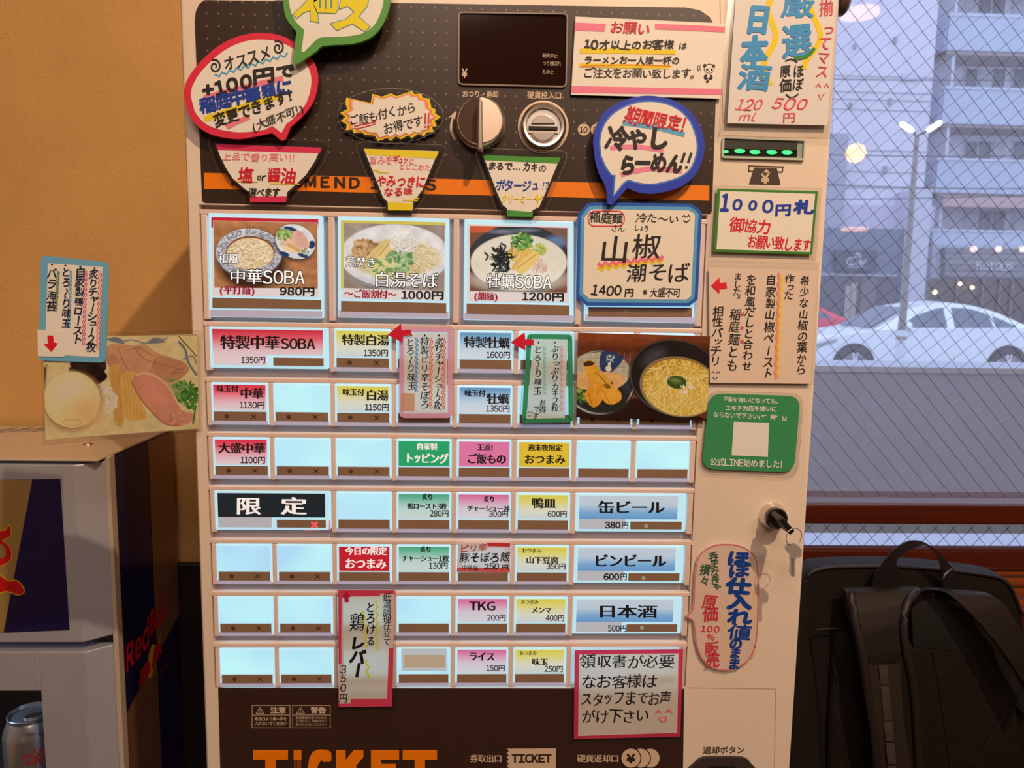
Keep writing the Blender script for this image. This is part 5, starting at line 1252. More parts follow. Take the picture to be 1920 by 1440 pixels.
text(s, o, '120', 1196, 704, 1368, 710, 78, RP, 'h', off=.0006, shear=.3); text(s, o, 'ml', 1210, 786, 1340, 792, 56, RP, 'h', off=.0006, shear=.3); text(s, o, '500', 1430, 696, 1680, 704, 86, RP, 'h', off=.0006, shear=.3); text(s, o, '円', 1502, 792, 1592, 792, 66, RP, 'h', off=.0006)
# -- 1000 yen note card
crop('L')
o, s = card('banknote_notice', [(136, 1060), (701, 1076), (668, 1432), (112, 1416)], (66, 124, 48), -.004, 'small green-bordered card in blue and red below the banknote slot')
laminate(o, [(108, 1044), (722, 1060), (688, 1462), (86, 1446)], -.0036)
patch(s, o, [(152, 1074), (686, 1090), (656, 1418), (130, 1402)], (238, 216, 200), .0002, 'paper_face')
text(s, o, '1', 160, 1148, 200, 1150, 92, BLU, 'HH', off=.0004); text(s, o, '000', 205, 1152, 462, 1164, 62, BLU, 'HH', off=.0004); text(s, o, '円', 458, 1178, 548, 1180, 60, BLU, 'HH', off=.0004); text(s, o, '札', 552, 1164, 694, 1166, 88, BLU, 'HH', off=.0004)
text(s, o, '御協力', 208, 1262, 436, 1284, 74, RED, 'H', off=.0004); text(s, o, 'お願い致します', 304, 1356, 664, 1382, 70, RED, 'H', off=.0004)
# -- sansho card
crop('E')
oc = [(852, 6), (892, -2), (1486, 6), (1532, 30), (1558, 64), (1532, 594), (1478, 636), (850, 632), (786, 572), (796, 76)]
o, s = card('price_card', oc, (36, 88, 170), -.006, 'eight-cornered blue-bordered card priced 1400 yen', thick=.0012)
pad(o, 1170, 300, -.0049, .008)
patch(s, o, inset(np.array(oc, float), 20), (96, 156, 196), .0002, 'marker_border'); patch(s, o, inset(np.array(oc, float), 42), (238, 214, 190), .0004, 'paper_face')
stroke(s, o, rrect(860, 52, 1082, 144, 40, 5), 7, (224, 52, 70), .0007, closed=True)
text(s, o, '稲庭麺', 868, 92, 1074, 98, 60, BKI, 'H', off=.0008); text(s, o, '冷た〜い', 1152, 92, 1420, 102, 54, BKI, 'h', off=.0008)
for x in (1438, 1466): stroke(s, o, [(x, 88), (x+10, 74), (x+20, 90)], 7, BKI, .0008)
stroke(s, o, [(1444, 108), (1462, 120), (1484, 106)], 6, BKI, .0008, 2)
text(s, o, 'さん', 1002, 154, 1084, 160, 38, BKI, 'h', off=.0008); text(s, o, 'しょう', 1142, 156, 1234, 158, 38, BKI, 'h', off=.0008)
zigzag(s, o, 922, 404, 1320, 352, 12, 9, 26, YEL, .0006); zigzag(s, o, 922, 382, 1320, 338, 12, 9, 24, (238, 112, 126), .0007)
text(s, o, '山', 942, 282, 1112, 286, 150, BKI, 'h', off=.0009); text(s, o, '椒', 1124, 268, 1316, 268, 160, BKI, 'h', off=.0009)
text(s, o, '潮そば', 1096, 432, 1480, 430, 108, BKI, 'h', off=.0009)
text(s, o, '1400', 884, 534, 1066, 538, 62, BKI, 'H', off=.0009); text(s, o, '円', 1082, 550, 1140, 552, 50, BKI, 'H', off=.0009); text(s, o, '※大盛不可', 1194, 550, 1428, 552, 54, BKI, 'h', off=.0009)
# -- printed food picture at right
Y = -.0065
fp, s = card('food_photo', [(798, 797), (1608, 820), (1588, 1338), (786, 1316)], (60, 30, 20), Y, 'printed photo of thin noodles in a dark bowl with a side dish', 'photo')
I_ = Pic([(798, 797), (1608, 820), (1588, 1338), (786, 1316)]); I_.fill((116, 56, 30)); I_.noise(160, .5, 31, sx=.3, sy=3); I_.noise(30, .25, 32, sx=.25, sy=3)
I_.poly([(786, 1250), (1150, 1200), (1600, 1330), (1590, 1345), (786, 1330)], (46, 22, 18)); I_.ell(1180, 1300, 160, 60, (40, 20, 16), soft=60)
I_.ell(930, 1110, 215, 205, (38, 32, 34), soft=14); I_.ell(930, 1104, 212, 196, (176, 172, 168)); I_.ell(930, 1100, 206, 188, (52, 50, 58)); I_.ell(928, 1040, 188, 122, (192, 178, 150)); I_.noise(12, .12, 9)
for a in range(8): I_.line([(880+a*34, 920), (860+a*36, 1060)], 4, (120, 132, 150), .6)
for a in range(5): I_.line([(800, 950+a*26), (1110, 960+a*26)], 4, (120, 132, 150), .5)
I_.poly([(945, 915), (1040, 925), (1075, 960), (1000, 1040), (935, 1020)], (44, 60, 100), 1); I_.leaf(1000, 960, 34, 26, [(190, 196, 210), (60, 80, 120)], 33); I_.ell(984, 1018, 18, 18, (220, 222, 228)); I_.ell(990, 990, 9, 12, (220, 222, 228), .3)
I_.ell(960, 1200, 150, 96, (40, 42, 36), soft=20); I_.leaf(830, 1180, 60, 50, [(56, 88, 36), (88, 128, 48), (150, 166, 84)], 34)
I_.poly([(792, 1050), (880, 1030), (1080, 1060), (1040, 1140), (900, 1150), (792, 1130)], (222, 168, 110), 1); I_.noise(20, .08, 35)
I_.poly([(832, 980), (866, 966), (900, 985), (935, 1040), (1010, 1110), (990, 1150), (930, 1130), (870, 1110), (846, 1040)], (222, 160, 52), 1); I_.poly([(832, 986), (866, 970), (898, 984), (880, 1000), (840, 1004)], (70, 44, 24), 1)
for k in range(6): I_.line([(905+k*12, 1040+k*12), (920+k*12, 1052+k*13)], 5, (96, 56, 20), .8)
I_.poly([(850, 1150), (900, 1100), (950, 1120), (946, 1210), (892, 1256), (842, 1200)], (226, 150, 44), 1); I_.poly([(940, 1150), (1000, 1120), (1056, 1160), (1060, 1210), (1000, 1240), (950, 1210)], (232, 164, 56), 1)
I_.line([(856, 1150), (886, 1250)], 6, (176, 96, 24), .8); I_.line([(956, 1160), (990, 1230)], 5, (180, 100, 26), .8); I_.line([(900, 1110), (900, 1200)], 5, (244, 190, 90), .8); I_.leaf(985, 1120, 30, 14, [(120, 70, 20), (90, 50, 20)], 36)
I_.ell(1400, 1082, 296, 238, (22, 18, 20), .25, soft=14); I_.ell(1400, 1076, 290, 232, (74, 66, 64), .25); I_.ell(1402, 1074, 282, 224, (34, 26, 26), .25); I_.ell(1260, 950, 70, 40, (70, 66, 72), -.6, 50); I_.noise(8, .15, 37)
I_.ell(1420, 1130, 246, 184, (140, 124, 92), .2); I_.ell(1424, 1130, 236, 176, (150, 108, 40), .2); cl_ = I_.em(1424, 1134, 232, 172, .2); I_.mix(cl_, (196, 146, 58))
I_.noodles(1430, 1140, 220, 160, 330, 8, [(244, 206, 110), (226, 178, 76), (250, 222, 140), (234, 192, 92)], 38, clip=cl_, curl=.5); I_.noodles(1430, 1180, 210, 120, 160, 8, [(246, 212, 124), (230, 184, 84)], 39, ang=1.6, clip=cl_, curl=.4)
I_.leaf(1400, 1110, 62, 8, [(232, 226, 206)], 3); I_.ell(1404, 1102, 62, 40, (58, 86, 30), .15); I_.ell(1396, 1094, 34, 16, (120, 134, 70), .2, 12); I_.line([(1350, 1100), (1460, 1108)], 4, (40, 66, 24)); I_.leaf(1470, 1140, 44, 16, [(240, 232, 214), (226, 214, 190)], 41); I_.leaf(1340, 1080, 20, 8, [(236, 230, 210)], 42)
I_.build('printed_photo', s, fp)
# -- red arrows and vertical topping cards
def arrow(pts, label, cr_='E', Y=-.0082):
    crop(cr_); o, s = card('red_arrow', pts, (216, 26, 52), Y, label, 'arrow', thick=.0004); return o
crop('D')
THIN[0] = True
pc_, s = card('topping_card', rrect(1298, 800, 1640, 1385, 34), (250, 160, 170), -.0060, 'pink-bordered topping list card with red and blue wavy lines')
laminate(pc_, rrect(1290, 790, 1650, 1412, 40), -.0056)
patch(s, pc_, [(1332, 838), (1608, 838), (1602, 1355), (1324, 1350)], (238, 226, 226), .0002, 'paper_face')
text(s, pc_, '炙りチャーシュー2枚', 1556, 872, 1542, 1334, 52, BKI, 'h', vert=True, off=.0005); text(s, pc_, '特製ピリ辛そぼろ', 1460, 864, 1464, 1326, 52, BKI, 'h', vert=True, off=.0005); text(s, pc_, 'とろ〜り味玉', 1368, 868, 1380, 1206, 50, BKI, 'h', vert=True, off=.0005)
for x in (1552, 1462, 1376): patch(s, pc_, ell(x, 854, 6, 7, 10), BKI, .0005, 'bullet')
for x, c_, y1 in ((1580, (232, 92, 60), 1326), (1592, (232, 92, 60), 1326), (1498, (236, 110, 64), 1326), (1510, (236, 110, 64), 1322), (1406, (80, 150, 190), 1216), (1416, (80, 150, 190), 1220)): wavy(s, pc_, x, 866, x-6, y1, 6, 12, 5.5, c_, .0004)
patch(s, pc_, [(1310, 1222), (1398, 1226), (1396, 1342), (1308, 1336)], (226, 168, 132), .0006, 'paper_patch')
THIN[0] = False
arrow([(1222, 850), (1310, 778), (1312, 820), (1372, 816), (1378, 850), (1322, 858), (1320, 900)], 'red paper arrow left of the pink topping card', 'D')
crop('E')
THIN[0] = True
gc_, s = card('topping_card', rquad([(486, 806), (762, 810), (770, 1346), (452, 1352)], 26), (62, 146, 92), -.0060, 'green-bordered topping list card with oyster list')
laminate(gc_, rquad([(474, 796), (776, 800), (782, 1360), (440, 1366)], 30), -.0056)
patch(s, gc_, [(524, 838), (734, 840), (716, 1322), (480, 1326)], (218, 228, 230), .0002, 'paper_face')
text(s, gc_, 'ぷりっぷりカキ2粒', 658, 874, 656, 1284, 46, BKI, 'h', vert=True, off=.0005); text(s, gc_, 'とろ〜り味玉', 552, 876, 552, 1180, 46, BKI, 'h', vert=True, off=.0005); text(s, gc_, 'お得', 582, 1204, 580, 1290, 38, BKI, 'h', vert=True, off=.0005); text(s, gc_, 'です', 542, 1244, 538, 1330, 34, BKI, 'h', vert=True, off=.0005)
for x in (656, 556): patch(s, gc_, ell(x, 858, 5, 6, 10), BKI, .0005, 'bullet')
for x, c_, y1 in ((690, (236, 140, 150), 1276), (700, (236, 140, 150), 1276), (586, (130, 190, 200), 1176), (596, (130, 190, 200), 1180)): wavy(s, gc_, x, 878, x, y1, 5.5, 11, 4.6, c_, .0004)
for a in ([(490, 1290), (496, 1280), (502, 1290)], [(508, 1290), (514, 1280), (520, 1290)], [(490, 1302), (500, 1312), (512, 1302)]): stroke(s, gc_, a, 3.5, BKI, .0005)
THIN[0] = False
arrow([(384, 858), (470, 794), (474, 838), (526, 838), (526, 876), (474, 876), (476, 908)], 'red paper arrow left of the green topping card', 'E')
# -- handwritten rice bowl label over one button
THIN[0] = True
crop('G')
o, s = card('handwritten_label', [(78, 886), (476, 890), (474, 1116), (68, 1112)], (236, 206, 196), -.0020, 'handwritten spicy minced pork rice label, 250 yen, over a button', 'label')
patch(s, o, [(78, 886), (476, 890), (474, 1116), (68, 1112)], (236, 206, 196), .00015, 'paper_face'); patch(s, o, [(300, 888), (476, 890), (475, 920), (298, 916)], (226, 66, 72), .0002, 'marker_band'); patch(s, o, [(70, 1078), (474, 1080), (474, 1116), (68, 1112)], (240, 104, 92), .0002, 'marker_band')
patch(s, o, rquad([(82, 892), (306, 892), (300, 950), (84, 962)], 20), (240, 214, 200), .0004, 'paper_slip')
text(s, o, 'ピリ辛', 90, 936, 302, 924, 56, (200, 44, 60), 'H', off=.0006); text(s, o, '豚そぼろ飯', 92, 1004, 474, 1002, 70, BKI, 'H', off=.0006); text(s, o, '中華風', 106, 1080, 232, 1082, 40, BKI, 'p', off=.0006); text(s, o, '250', 276, 1070, 390, 1070, 44, BKI, 'H', off=.0006); text(s, o, '円', 410, 1076, 464, 1076, 38, BKI, 'H', off=.0006)
# -- chicken liver strip
crop('H')
o, s = card('chicken_liver_card', [(1016, 66), (1442, 68), (1420, 938), (1020, 944)], (232, 74, 104), -.0045, 'tall pink-edged paper strip for chicken liver at 350 yen')
laminate(o, rquad([(1000, 50), (1450, 54), (1446, 966), (990, 970)], 46), -.0041)
patch(s, o, [(1018, 68), (1440, 70), (1418, 936), (1022, 942)], (232, 222, 216), .00015, 'paper_face')
for P_ in ([(1016, 66), (1442, 68), (1442, 92), (1330, 92), (1330, 112), (1042, 114), (1040, 620), (1018, 620)], [(1398, 500), (1430, 500), (1420, 938), (1020, 944), (1020, 918), (1110, 916), (1110, 882), (1382, 880)]): patch(s, o, P_, (232, 74, 104), .0002, 'marker_border')
patch(s, o, [(1078, 74), (1112, 116), (1094, 118), (1096, 156), (1064, 158), (1062, 120), (1042, 120)], (206, 34, 70), .0005, 'red_arrow_mark')
for a in ((1305, 140, 1306, 520), (1206, 220, 1226, 500), (1232, 590, 1240, 730)): wavy(s, o, *a, 10, int((a[3]-a[1])/62), 13, (232, 216, 40), .0003)
text(s, o, '低温調理仕立て', 1384, 90, 1382, 480, 56, BKI, 'h', vert=True, off=.0005); text(s, o, 'とろける', 1258, 150, 1262, 490, 66, BKI, 'H', vert=True, off=.0005); text(s, o, '鶏', 1100, 318, 1214, 318, 130, BKI, 'h', off=.0005)
text(s, o, 'レバー', 1166, 404, 1164, 716, 104, BKI, 'HH', vert=True, off=.0005); text(s, o, '350円', 1052, 628, 1056, 918, 60, BKI, 'h', vert=True, off=.0005)
# -- receipt note
crop('I')
o, s = card('receipt_note', [(950, 516), (1764, 508), (1742, 1164), (944, 1184)], (226, 62, 92), -.0045, 'pink-bordered handwritten note about receipts, lower right of the buttons')
laminate(o, rquad([(932, 500), (1780, 494), (1762, 1190), (918, 1206)], 24), -.0041)
patch(s, o, [(982, 548), (1732, 540), (1718, 1136), (976, 1160)], (238, 214, 210), .0002, 'paper_face')
for t_, y, x0, x1 in (('領収書が必要', 606, 990, 1700), ('なお客様は', 756, 1000, 1570), ('スタッフまでお声', 882, 996, 1676), ('がけ下さい', 1016, 1004, 1506)): text(s, o, t_, x0, y, x1, y-6, 96, BKI, 'h', off=.0005)
for P_ in ([(1542, 1000), (1578, 960), (1600, 990), (1578, 984)], [(1618, 990), (1654, 952), (1688, 990), (1650, 982)], [(1574, 1020), (1640, 1014), (1640, 1056), (1596, 1060)]): patch(s, o, P_, PNK, .0005, 'doodle')
patch(s, o, [(1590, 1030), (1626, 1028), (1624, 1046), (1602, 1048)], (238, 214, 210), .0007, 'doodle')
THIN[0] = False
# -- sansho explanation, tracing paper
crop('J')
o, s = card('explanation_note', [(232, 104), (908, 124), (870, 836), (168+70, 830)], (228, 192, 166), -.0040, 'cream vertical handwritten note about pepper leaf paste on the right column')
laminate(o, [(226, 66), (922, 80), (888, 842), (222, 836)], -.0036)
wavy(s, o, 690, 150, 664, 800, 5, 12, 15, (240, 196, 60), .0003); wavy(s, o, 674, 140, 650, 804, 5, 12, 15, (238, 140, 120), .0004)
for t_, x0, y0, x1, y1, w in (('希少な山椒の葉から', 836, 156, 810, 782, 56), ('作った', 742, 150, 732, 310, 54), ('自家製山椒ペースト', 626, 146, 600, 808, 60), ('を和風だしと合わせ', 500, 148, 470, 762, 58), ('ました。', 414, 140, 410, 330, 46), ('稲庭麺とも', 400, 360, 378, 758, 64), ('相性バッチリ', 290, 350, 270, 730, 64)):
    text(s, o, t_, x0, y0, x1, y1, w, BKI, 'h', vert=True, off=.0005)
for a in ([(250, 772), (258, 758), (268, 770)], [(280, 770), (290, 756), (300, 768)], [(256, 794), (272, 808), (290, 792)]): stroke(s, o, a, 4.5, BKI, .0005)
for x, y in ((445, 398), (440, 484), (440, 570)): stroke(s, o, ell(x, y, 9, 9, 10), 4, (224, 52, 70), .0005, closed=True); patch(s, o, ell(x, y, 4, 4, 8), (224, 52, 70), .0005, 'bullet')
patch(s, o, [(246, 220), (298, 168), (300, 202), (342, 198), (346, 238), (300, 242), (298, 270)], (224, 36, 48), .0005, 'red_arrow_mark')
# -- green sticker (its square code is left out)
gs_ = rquad([(236, 896), (808, 914), (766, 1394), (186, 1370)], 84, 7)
o, s = card('green_sticker', gs_, (60, 136, 84), -.0032, 'green rounded sticker with pale printed writing above the lock')
laminate(o, rquad([(222, 880), (830, 900), (788, 1430), (166, 1400)], 90, 7), -.0028)
GW = (232, 214, 196)
text(s, o, '『僕を嫌いになっても、', 310, 934, 690, 948, 32, GW, 'G', off=.0003); text(s, o, 'エキチカ店を嫌いに', 334, 988, 660, 996, 34, GW, 'G', off=.0003); text(s, o, 'ならないで下さい(*¯艸¯)』', 258, 1030, 740, 1052, 34, GW, 'G', off=.0003)
patch(s, o, [(388, 1074), (610, 1082), (602, 1296), (374, 1286)], GW, .0003, 'pale_square')
text(s, o, '公式LINE始めました！', 238, 1326, 722, 1344, 46, GW, 'G', off=.0003)
# -- oval price note, right column
crop('K')
ov = smoothed([(118, 440), (150, 392), (210, 362), (300, 360), (370, 386), (412, 440), (420, 560), (418, 700), (410, 830), (380, 910), (330, 952), (270, 972), (200, 962), (146, 920), (116, 850), (104, 760), (98, 732), (66, 708), (98, 670), (104, 560)], 3)
o, s = card('oval_note', ov, (222, 180, 158), -.0034, 'oval note with thick blue writing beside the key, right column')
for k_ in range(1): stroke(s, o, inset(ov, 5), 6, (214, 108, 104), .0002, closed=True)
for a in ((392, 420, 392, 900), (246, 620, 262, 930)): wavy(s, o, *a, 12, 4, 5, (232, 190, 110), .0002)
DB = (24, 62, 134)
text(s, o, 'ほぼ仕入れ', 322, 386, 328, 748, 108, DB, 'HH', vert=True, off=.0005); text(s, o, '値', 270, 784, 388, 786, 70, DB, 'H', off=.0005); text(s, o, 'のまま', 312, 818, 300, 958, 56, DB, 'HH', vert=True, off=.0005)
text(s, o, '呑まなきゃ', 200, 398, 214, 586, 42, (50, 92, 60), 'H', vert=True, off=.0005); text(s, o, '損々', 160, 456, 158, 566, 44, (50, 92, 60), 'H', vert=True, off=.0005)
RD2 = (206, 56, 62)
text(s, o, '原価', 182, 604, 188, 734, 66, RD2, 'H', vert=True, off=.0005); text(s, o, '100', 138, 768, 232, 770, 32, RD2, 'H', off=.0005); text(s, o, '%', 160, 808, 214, 808, 32, RD2, 'H', off=.0005); text(s, o, '販売', 190, 832, 200, 948, 64, RD2, 'H', vert=True, off=.0005)
# -- topping photo and blue card taped on the left side of the machine
crop('P')
tp, s = card('food_photo', [(276, 660), (1268, 640), (1276, 1250), (290, 1318)], (210, 180, 130), -.0045, 'laminated photo of egg, bamboo shoots and meat slices sticking out at left', 'photo')
laminate(tp, [(262, 640), (1300, 616), (1300, 1262), (276, 1352)], -.0049)
I_ = Pic([(280, 655), (1268, 652), (1276, 1244), (292, 1318)]); I_.fill((226, 198, 142)); I_.noise(200, .12, 51)
I_.poly([(276, 820), (300, 880), (290, 1000), (276, 1000)], (120, 90, 60)); I_.line([(300, 840), (276, 940)], 10, (80, 60, 50))
for P_ in ([(760, 660), (800, 700), (720, 690), (690, 668)], [(1000, 660), (1060, 690), (940, 700)]): I_.poly(P_, (126, 128, 130), 1)
I_.line(smoothed([(690, 672), (760, 690), (850, 676), (940, 700), (1040, 676), (1080, 660)], 4, False), 9, (136, 136, 134)); I_.line(smoothed([(1150, 690), (1190, 740), (1210, 820), (1262, 900)], 4, False), 14, (110, 116, 130)); I_.line([(1150, 655), (1262, 780)], 7, (90, 60, 40)); I_.line(smoothed([(1180, 800), (1240, 780), (1262, 830)], 3, False), 9, (130, 132, 134)); I_.line([(280, 1290), (300, 840)], 6, (180, 150, 100))
I_.leaf(570, 870, 120, 160, [(34, 22, 24), (50, 34, 34), (24, 16, 18)], 52)
I_.poly([(686, 720), (750, 700), (850, 712), (930, 706), (1010, 760), (1100, 790), (1200, 830), (1190, 900), (1090, 960), (940, 950), (830, 930), (740, 900), (680, 800)], (210, 150, 110), 1); I_.noise(26, .10, 53)
I_.poly([(680, 790), (740, 770), (760, 830), (700, 850)], (196, 140, 108), 1)
I_.poly([(1000, 790), (1110, 796), (1210, 850), (1190, 900), (1080, 950), (990, 880)], (196, 134, 98), 1)
for a in ([(860, 720), (930, 800), (1060, 840), (1170, 870)], [(760, 730), (800, 830), (850, 900)], [(1000, 800), (970, 880)], [(1110, 880), (1180, 860)], [(1100, 890), (1180, 884)], [(820, 740), (900, 730), (980, 780)]): I_.line(smoothed(a, 4, False), 5, (150, 92, 66), .8)
I_.leaf(1190, 1010, 80, 60, [(70, 130, 50), (96, 156, 62), (52, 104, 40)], 54); I_.leaf(1150, 970, 70, 30, [(150, 170, 100), (120, 150, 80)], 54); I_.leaf(1230, 1060, 70, 60, [(80, 140, 56), (60, 110, 44)], 55); I_.line([(1262, 1200), (1150, 1040)], 5, (150, 190, 90)); I_.line([(1240, 1215), (1258, 1100)], 10, (40, 90, 36))
I_.poly([(700, 870), (740, 832), (772, 850), (790, 1000), (800, 1180), (770, 1236), (736, 1200), (720, 1030)], (214, 160, 86), 1); I_.poly([(780, 905), (880, 890), (900, 1040), (944, 1170), (900, 1192), (815, 1190), (784, 1060)], (226, 172, 92), 1)
for k in range(5): I_.line([(798+k*20, 910), (822+k*22, 1180)], 3, (176, 116, 46), .7)
for k in range(3): I_.line([(722+k*20, 870), (746+k*16, 1190)], 3, (170, 112, 50), .7)
I_.leaf(664, 1060, 86, 170, [(240, 224, 186), (226, 208, 166), (250, 240, 210)], 56); I_.noodles(668, 1070, 76, 120, 80, 7, [(248, 236, 206), (228, 212, 172)], 57)
I_.ell(470, 1072, 196, 190, (170, 126, 80), soft=40); I_.ell(462, 1060, 182, 180, (250, 212, 152), .5); I_.ell(430, 1010, 110, 100, (254, 228, 178), soft=110); I_.ell(560, 1140, 110, 90, (238, 190, 128), soft=120); I_.ring(462, 1208, 62, 22, 5, (214, 162, 106)); I_.ell(462, 1210, 44, 14, (244, 202, 142))
I_.poly([(846, 950), (870, 905), (930, 886), (1010, 910), (1090, 980), (1140, 1080), (1170, 1130), (1235, 1150), (1230, 1200), (1150, 1230), (1060, 1222), (990, 1150), (930, 1090), (870, 1010)], (214, 140, 112), 1)
I_.ell(985, 1010, 90, 52, (230, 146, 122), .75, 60); I_.line(smoothed([(850, 950), (900, 1050), (985, 1150), (1060, 1215), (1150, 1228)], 4, False), 9, (176, 112, 76)); I_.line(smoothed([(880, 906), (930, 890), (1010, 916), (1090, 985), (1140, 1080)], 4, False), 12, (232, 178, 140)); I_.leaf(1130, 1180, 60, 30, [(200, 130, 100), (222, 156, 124)], 58); I_.noise(14, .07, 59)
I_.build('printed_photo', s, tp)
o, s = card('topping_card', rquad([(262, 132), (700, 178), (680, 824), (246, 808)], 38), (112, 166, 188), -.0062, 'light blue bordered topping list card above the egg photo')
patch(s, o, [(308, 184), (660, 208), (636, 788), (288, 768)], (240, 216, 196), .0002, 'paper_face')
text(s, o, '炙りチャーシュー2枚', 604, 226, 582, 752, 60, (40, 40, 60), 'H', vert=True, off=.0005); text(s, o, '自家製鴨ロースト', 516, 216, 496, 706, 58, (40, 40, 60), 'H', vert=True, off=.0005); text(s, o, 'とろ〜り味玉', 424, 210, 424, 606, 54, (40, 40, 60), 'H', vert=True, off=.0005); text(s, o, 'バラ海苔', 334, 214, 330, 496, 60, (40, 40, 60), 'H', vert=True, off=.0005)
for x, y in ((334, 192), (420, 198), (516, 206), (608, 214)): patch(s, o, ell(x, y, 7, 6, 10), BKI, .0005, 'bullet')
for x, c_, y1 in ((652, (228, 72, 52), 742), (638, (228, 72, 52), 742), (558, (226, 40, 116), 710), (546, (226, 40, 116), 712), (462, (96, 144, 172), 600), (452, (96, 144, 172), 602), (380, (86, 124, 56), 490), (370, (86, 124, 56), 492)): wavy(s, o, x, 232, x-16, y1, 5, 15, 5, c_, .0004)
a_ = patch(s, o, [(240, 610), (412, 624), (414, 786), (244, 782)], (242, 216, 200), .0008, 'paper_slip')
patch(s, o, [(304, 648), (342, 648), (346, 692), (372, 698), (330, 754), (280, 704), (308, 700)], (224, 26, 40), .0011, 'red_arrow_mark')

# ================================================================== drinks cooler at lower left
YF, YB_ = .212, YW-.014
XS = -.431
crop('Q')
cool = empty('drinks_cooler', (-.62, .33, FLOOR)); tag(cool, 'silver drinks cooler with blue side panel at lower left', 'drinks cooler')
ztop = float(at(140, 872, YF)[2]); ztb = float(at(181, 855, YF+.02)[2])
XFL = -.86
box('cooler_body', XFL, XS-.0008, YF+.030, YB_, FLOOR+.001, ztb-.001, M_SILVER, cool, .003)
# blue and silver quartered side panel
SS = Side(XS)
M_BLUE = pr('cooler_blue', lin((28, 24, 84)), .3); M_GOLD = pr('cooler_silver_gold', lin((150, 118, 92)), .35, .35)
side_base = box('side_panel', XS-.001, XS, YF+.030, YB_, FLOOR+.02, ztb-.004, M_BLUE, cool); side_base['label'] = 'blue and silver side panel'
def sp(y, z): return (XS+.0004, y, z)
zA, zB = ztb-.005, -1.50
ym = float(atX(284, 1000, XS)[1]); y0s = YF+.031; y1s = YB_-.001
zd = float(atX(206, 1378, XS)[2]); ze = float(atX(337, 1150, XS)[2]); zc = zd+(ze-zd)*(ym-y0s)/(y1s-y0s)
mk('silver_quarter', [sp(ym, zA), sp(y1s, zA), sp(y1s, ze), sp(ym, zc)], [(0, 1, 2, 3)], M_GOLD, cool)
mk('silver_quarter', [sp(y0s, zd), sp(ym, zc), sp(ym, zB), sp(y0s, zB)], [(0, 1, 2, 3)], M_GOLD, cool)
RB_ = pr('logo_red', lin((206, 20, 30)), .4); YS_ = pr('logo_yellow', lin((240, 190, 20)), .4); RB2 = pr('logo_dull_red', lin((150, 50, 30)), .4)
text(SS, side_base, 'Red', 516, 1000, 612, 880, 112, 0, 'V', off=.0008, mat=RB_, up=(0, -1), fit=.8); text(SS, side_base, 'Bull', 614, 852, 688, 762, 100, 0, 'V', off=.0008, mat=RB_, up=(0, -1), fit=.8)
patch(SS, side_base, ell(620, 1003, 15, 70, 24, .12), 0, .0008, 'emblem_sun', YS_)
for P_ in ([(576, 1060), (584, 1030), (600, 1004), (612, 1006), (616, 1040), (606, 1062), (596, 1070), (588, 1096), (580, 1104), (584, 1080), (576, 1100), (574, 1138), (570, 1100)], [(624, 1000), (632, 950), (644, 934), (656, 930), (662, 958), (660, 978), (650, 974), (646, 1000), (636, 1010), (628, 1030), (622, 1036)]): patch(SS, side_base, smoothed(P_, 2), 0, .0012, 'emblem_bull', RB_)
stroke(SS, side_base, [(652, 930), (656, 900), (660, 888)], 2.5, 0, .0012, name='emblem_horn', mat=YS_); stroke(SS, side_base, [(574, 1050), (572, 1044), (578, 1040)], 2.5, 0, .0012, name='emblem_horn', mat=YS_)
text(SS, side_base, 'ENERGY', 540, 1262, 616, 1150, 40, 0, 'g', off=.0008, mat=RB2, up=(0, -1), fit=.7); text(SS, side_base, 'DRINK', 628, 1094, 690, 1010, 32, 0, 'g', off=.0008, mat=RB2, up=(0, -1), fit=.7)
# top sheet with vent louvres
M_TOP = pr('cooler_top_steel', (.80, .74, .66), .35, .25)
top = box('cooler_top', XFL, XS, YF+.002, YB_, ztb-.003, ztb, M_TOP, cool, .001)
for i in range(9):
    c_ = atZ(10+i*31, 808-i*.8, ztb); x = float(c_[0])-.01; y = float(c_[1])
    v = [(x-.014, y-.018, ztb+.0003), (x-.008, y-.018, ztb+.0003), (x+.016, y+.016, ztb+.0003), (x+.010, y+.016, ztb+.0003)]
    if i < 8: mk('vent_slot', v, [(0, 1, 2, 3)], M_BLACK, top); tube('vent_lip', [V3(x-.006, y-.018, ztb+.001), V3(x+.018, y+.016, ztb+.003)], .0014, M_TOP, top, 6)
c_ = atZ(165, 833, ztb); lathe('screw', (c_[0], c_[1], ztb), [(.0062, 0), (.0058, .0014), (.003, .0022), (0, .0022)], M_STEEL, top, 'Z', 18)
# header box with chamfered side, and door below
zh1 = float(at(100, 1205, YF)[2]); zd1 = float(at(100, 1222, YF)[2]); XC = float(at(145, 1000, YF)[0])
def chamf(name, z0, z1, parent):
    prof = [(XFL, YF), (XC, YF), (XS-.001, YF+.022), (XS-.001, YF+.029), (XFL, YF+.029)]
    n = 5; v = [(x, y, z) for z in (z0, z1) for x, y in prof]; f = [tuple(range(n))[::-1], tuple(range(n, 2*n))]+[(i, (i+1) % n, n+(i+1) % n, n+i) for i in range(n)]
    return bevel(mk(name, v, f, M_SILVER, parent), .0015, 2)
hd = chamf('header_frame', zh1, ztop, cool)
SH = Front(YF)
pic = prism('header_picture', q([(-60, 262), (246, 258), (284, 876), (-60, 890)]), 0, M_BLUE, hd, Off(SH, .0006), .0004)
patch(SH, pic, [(-60, 262), (132, 260), (14, 888), (-60, 890)], 0, .0008, 'silver_field', pr('field_gold', lin((176, 150, 96)), .4, .2))
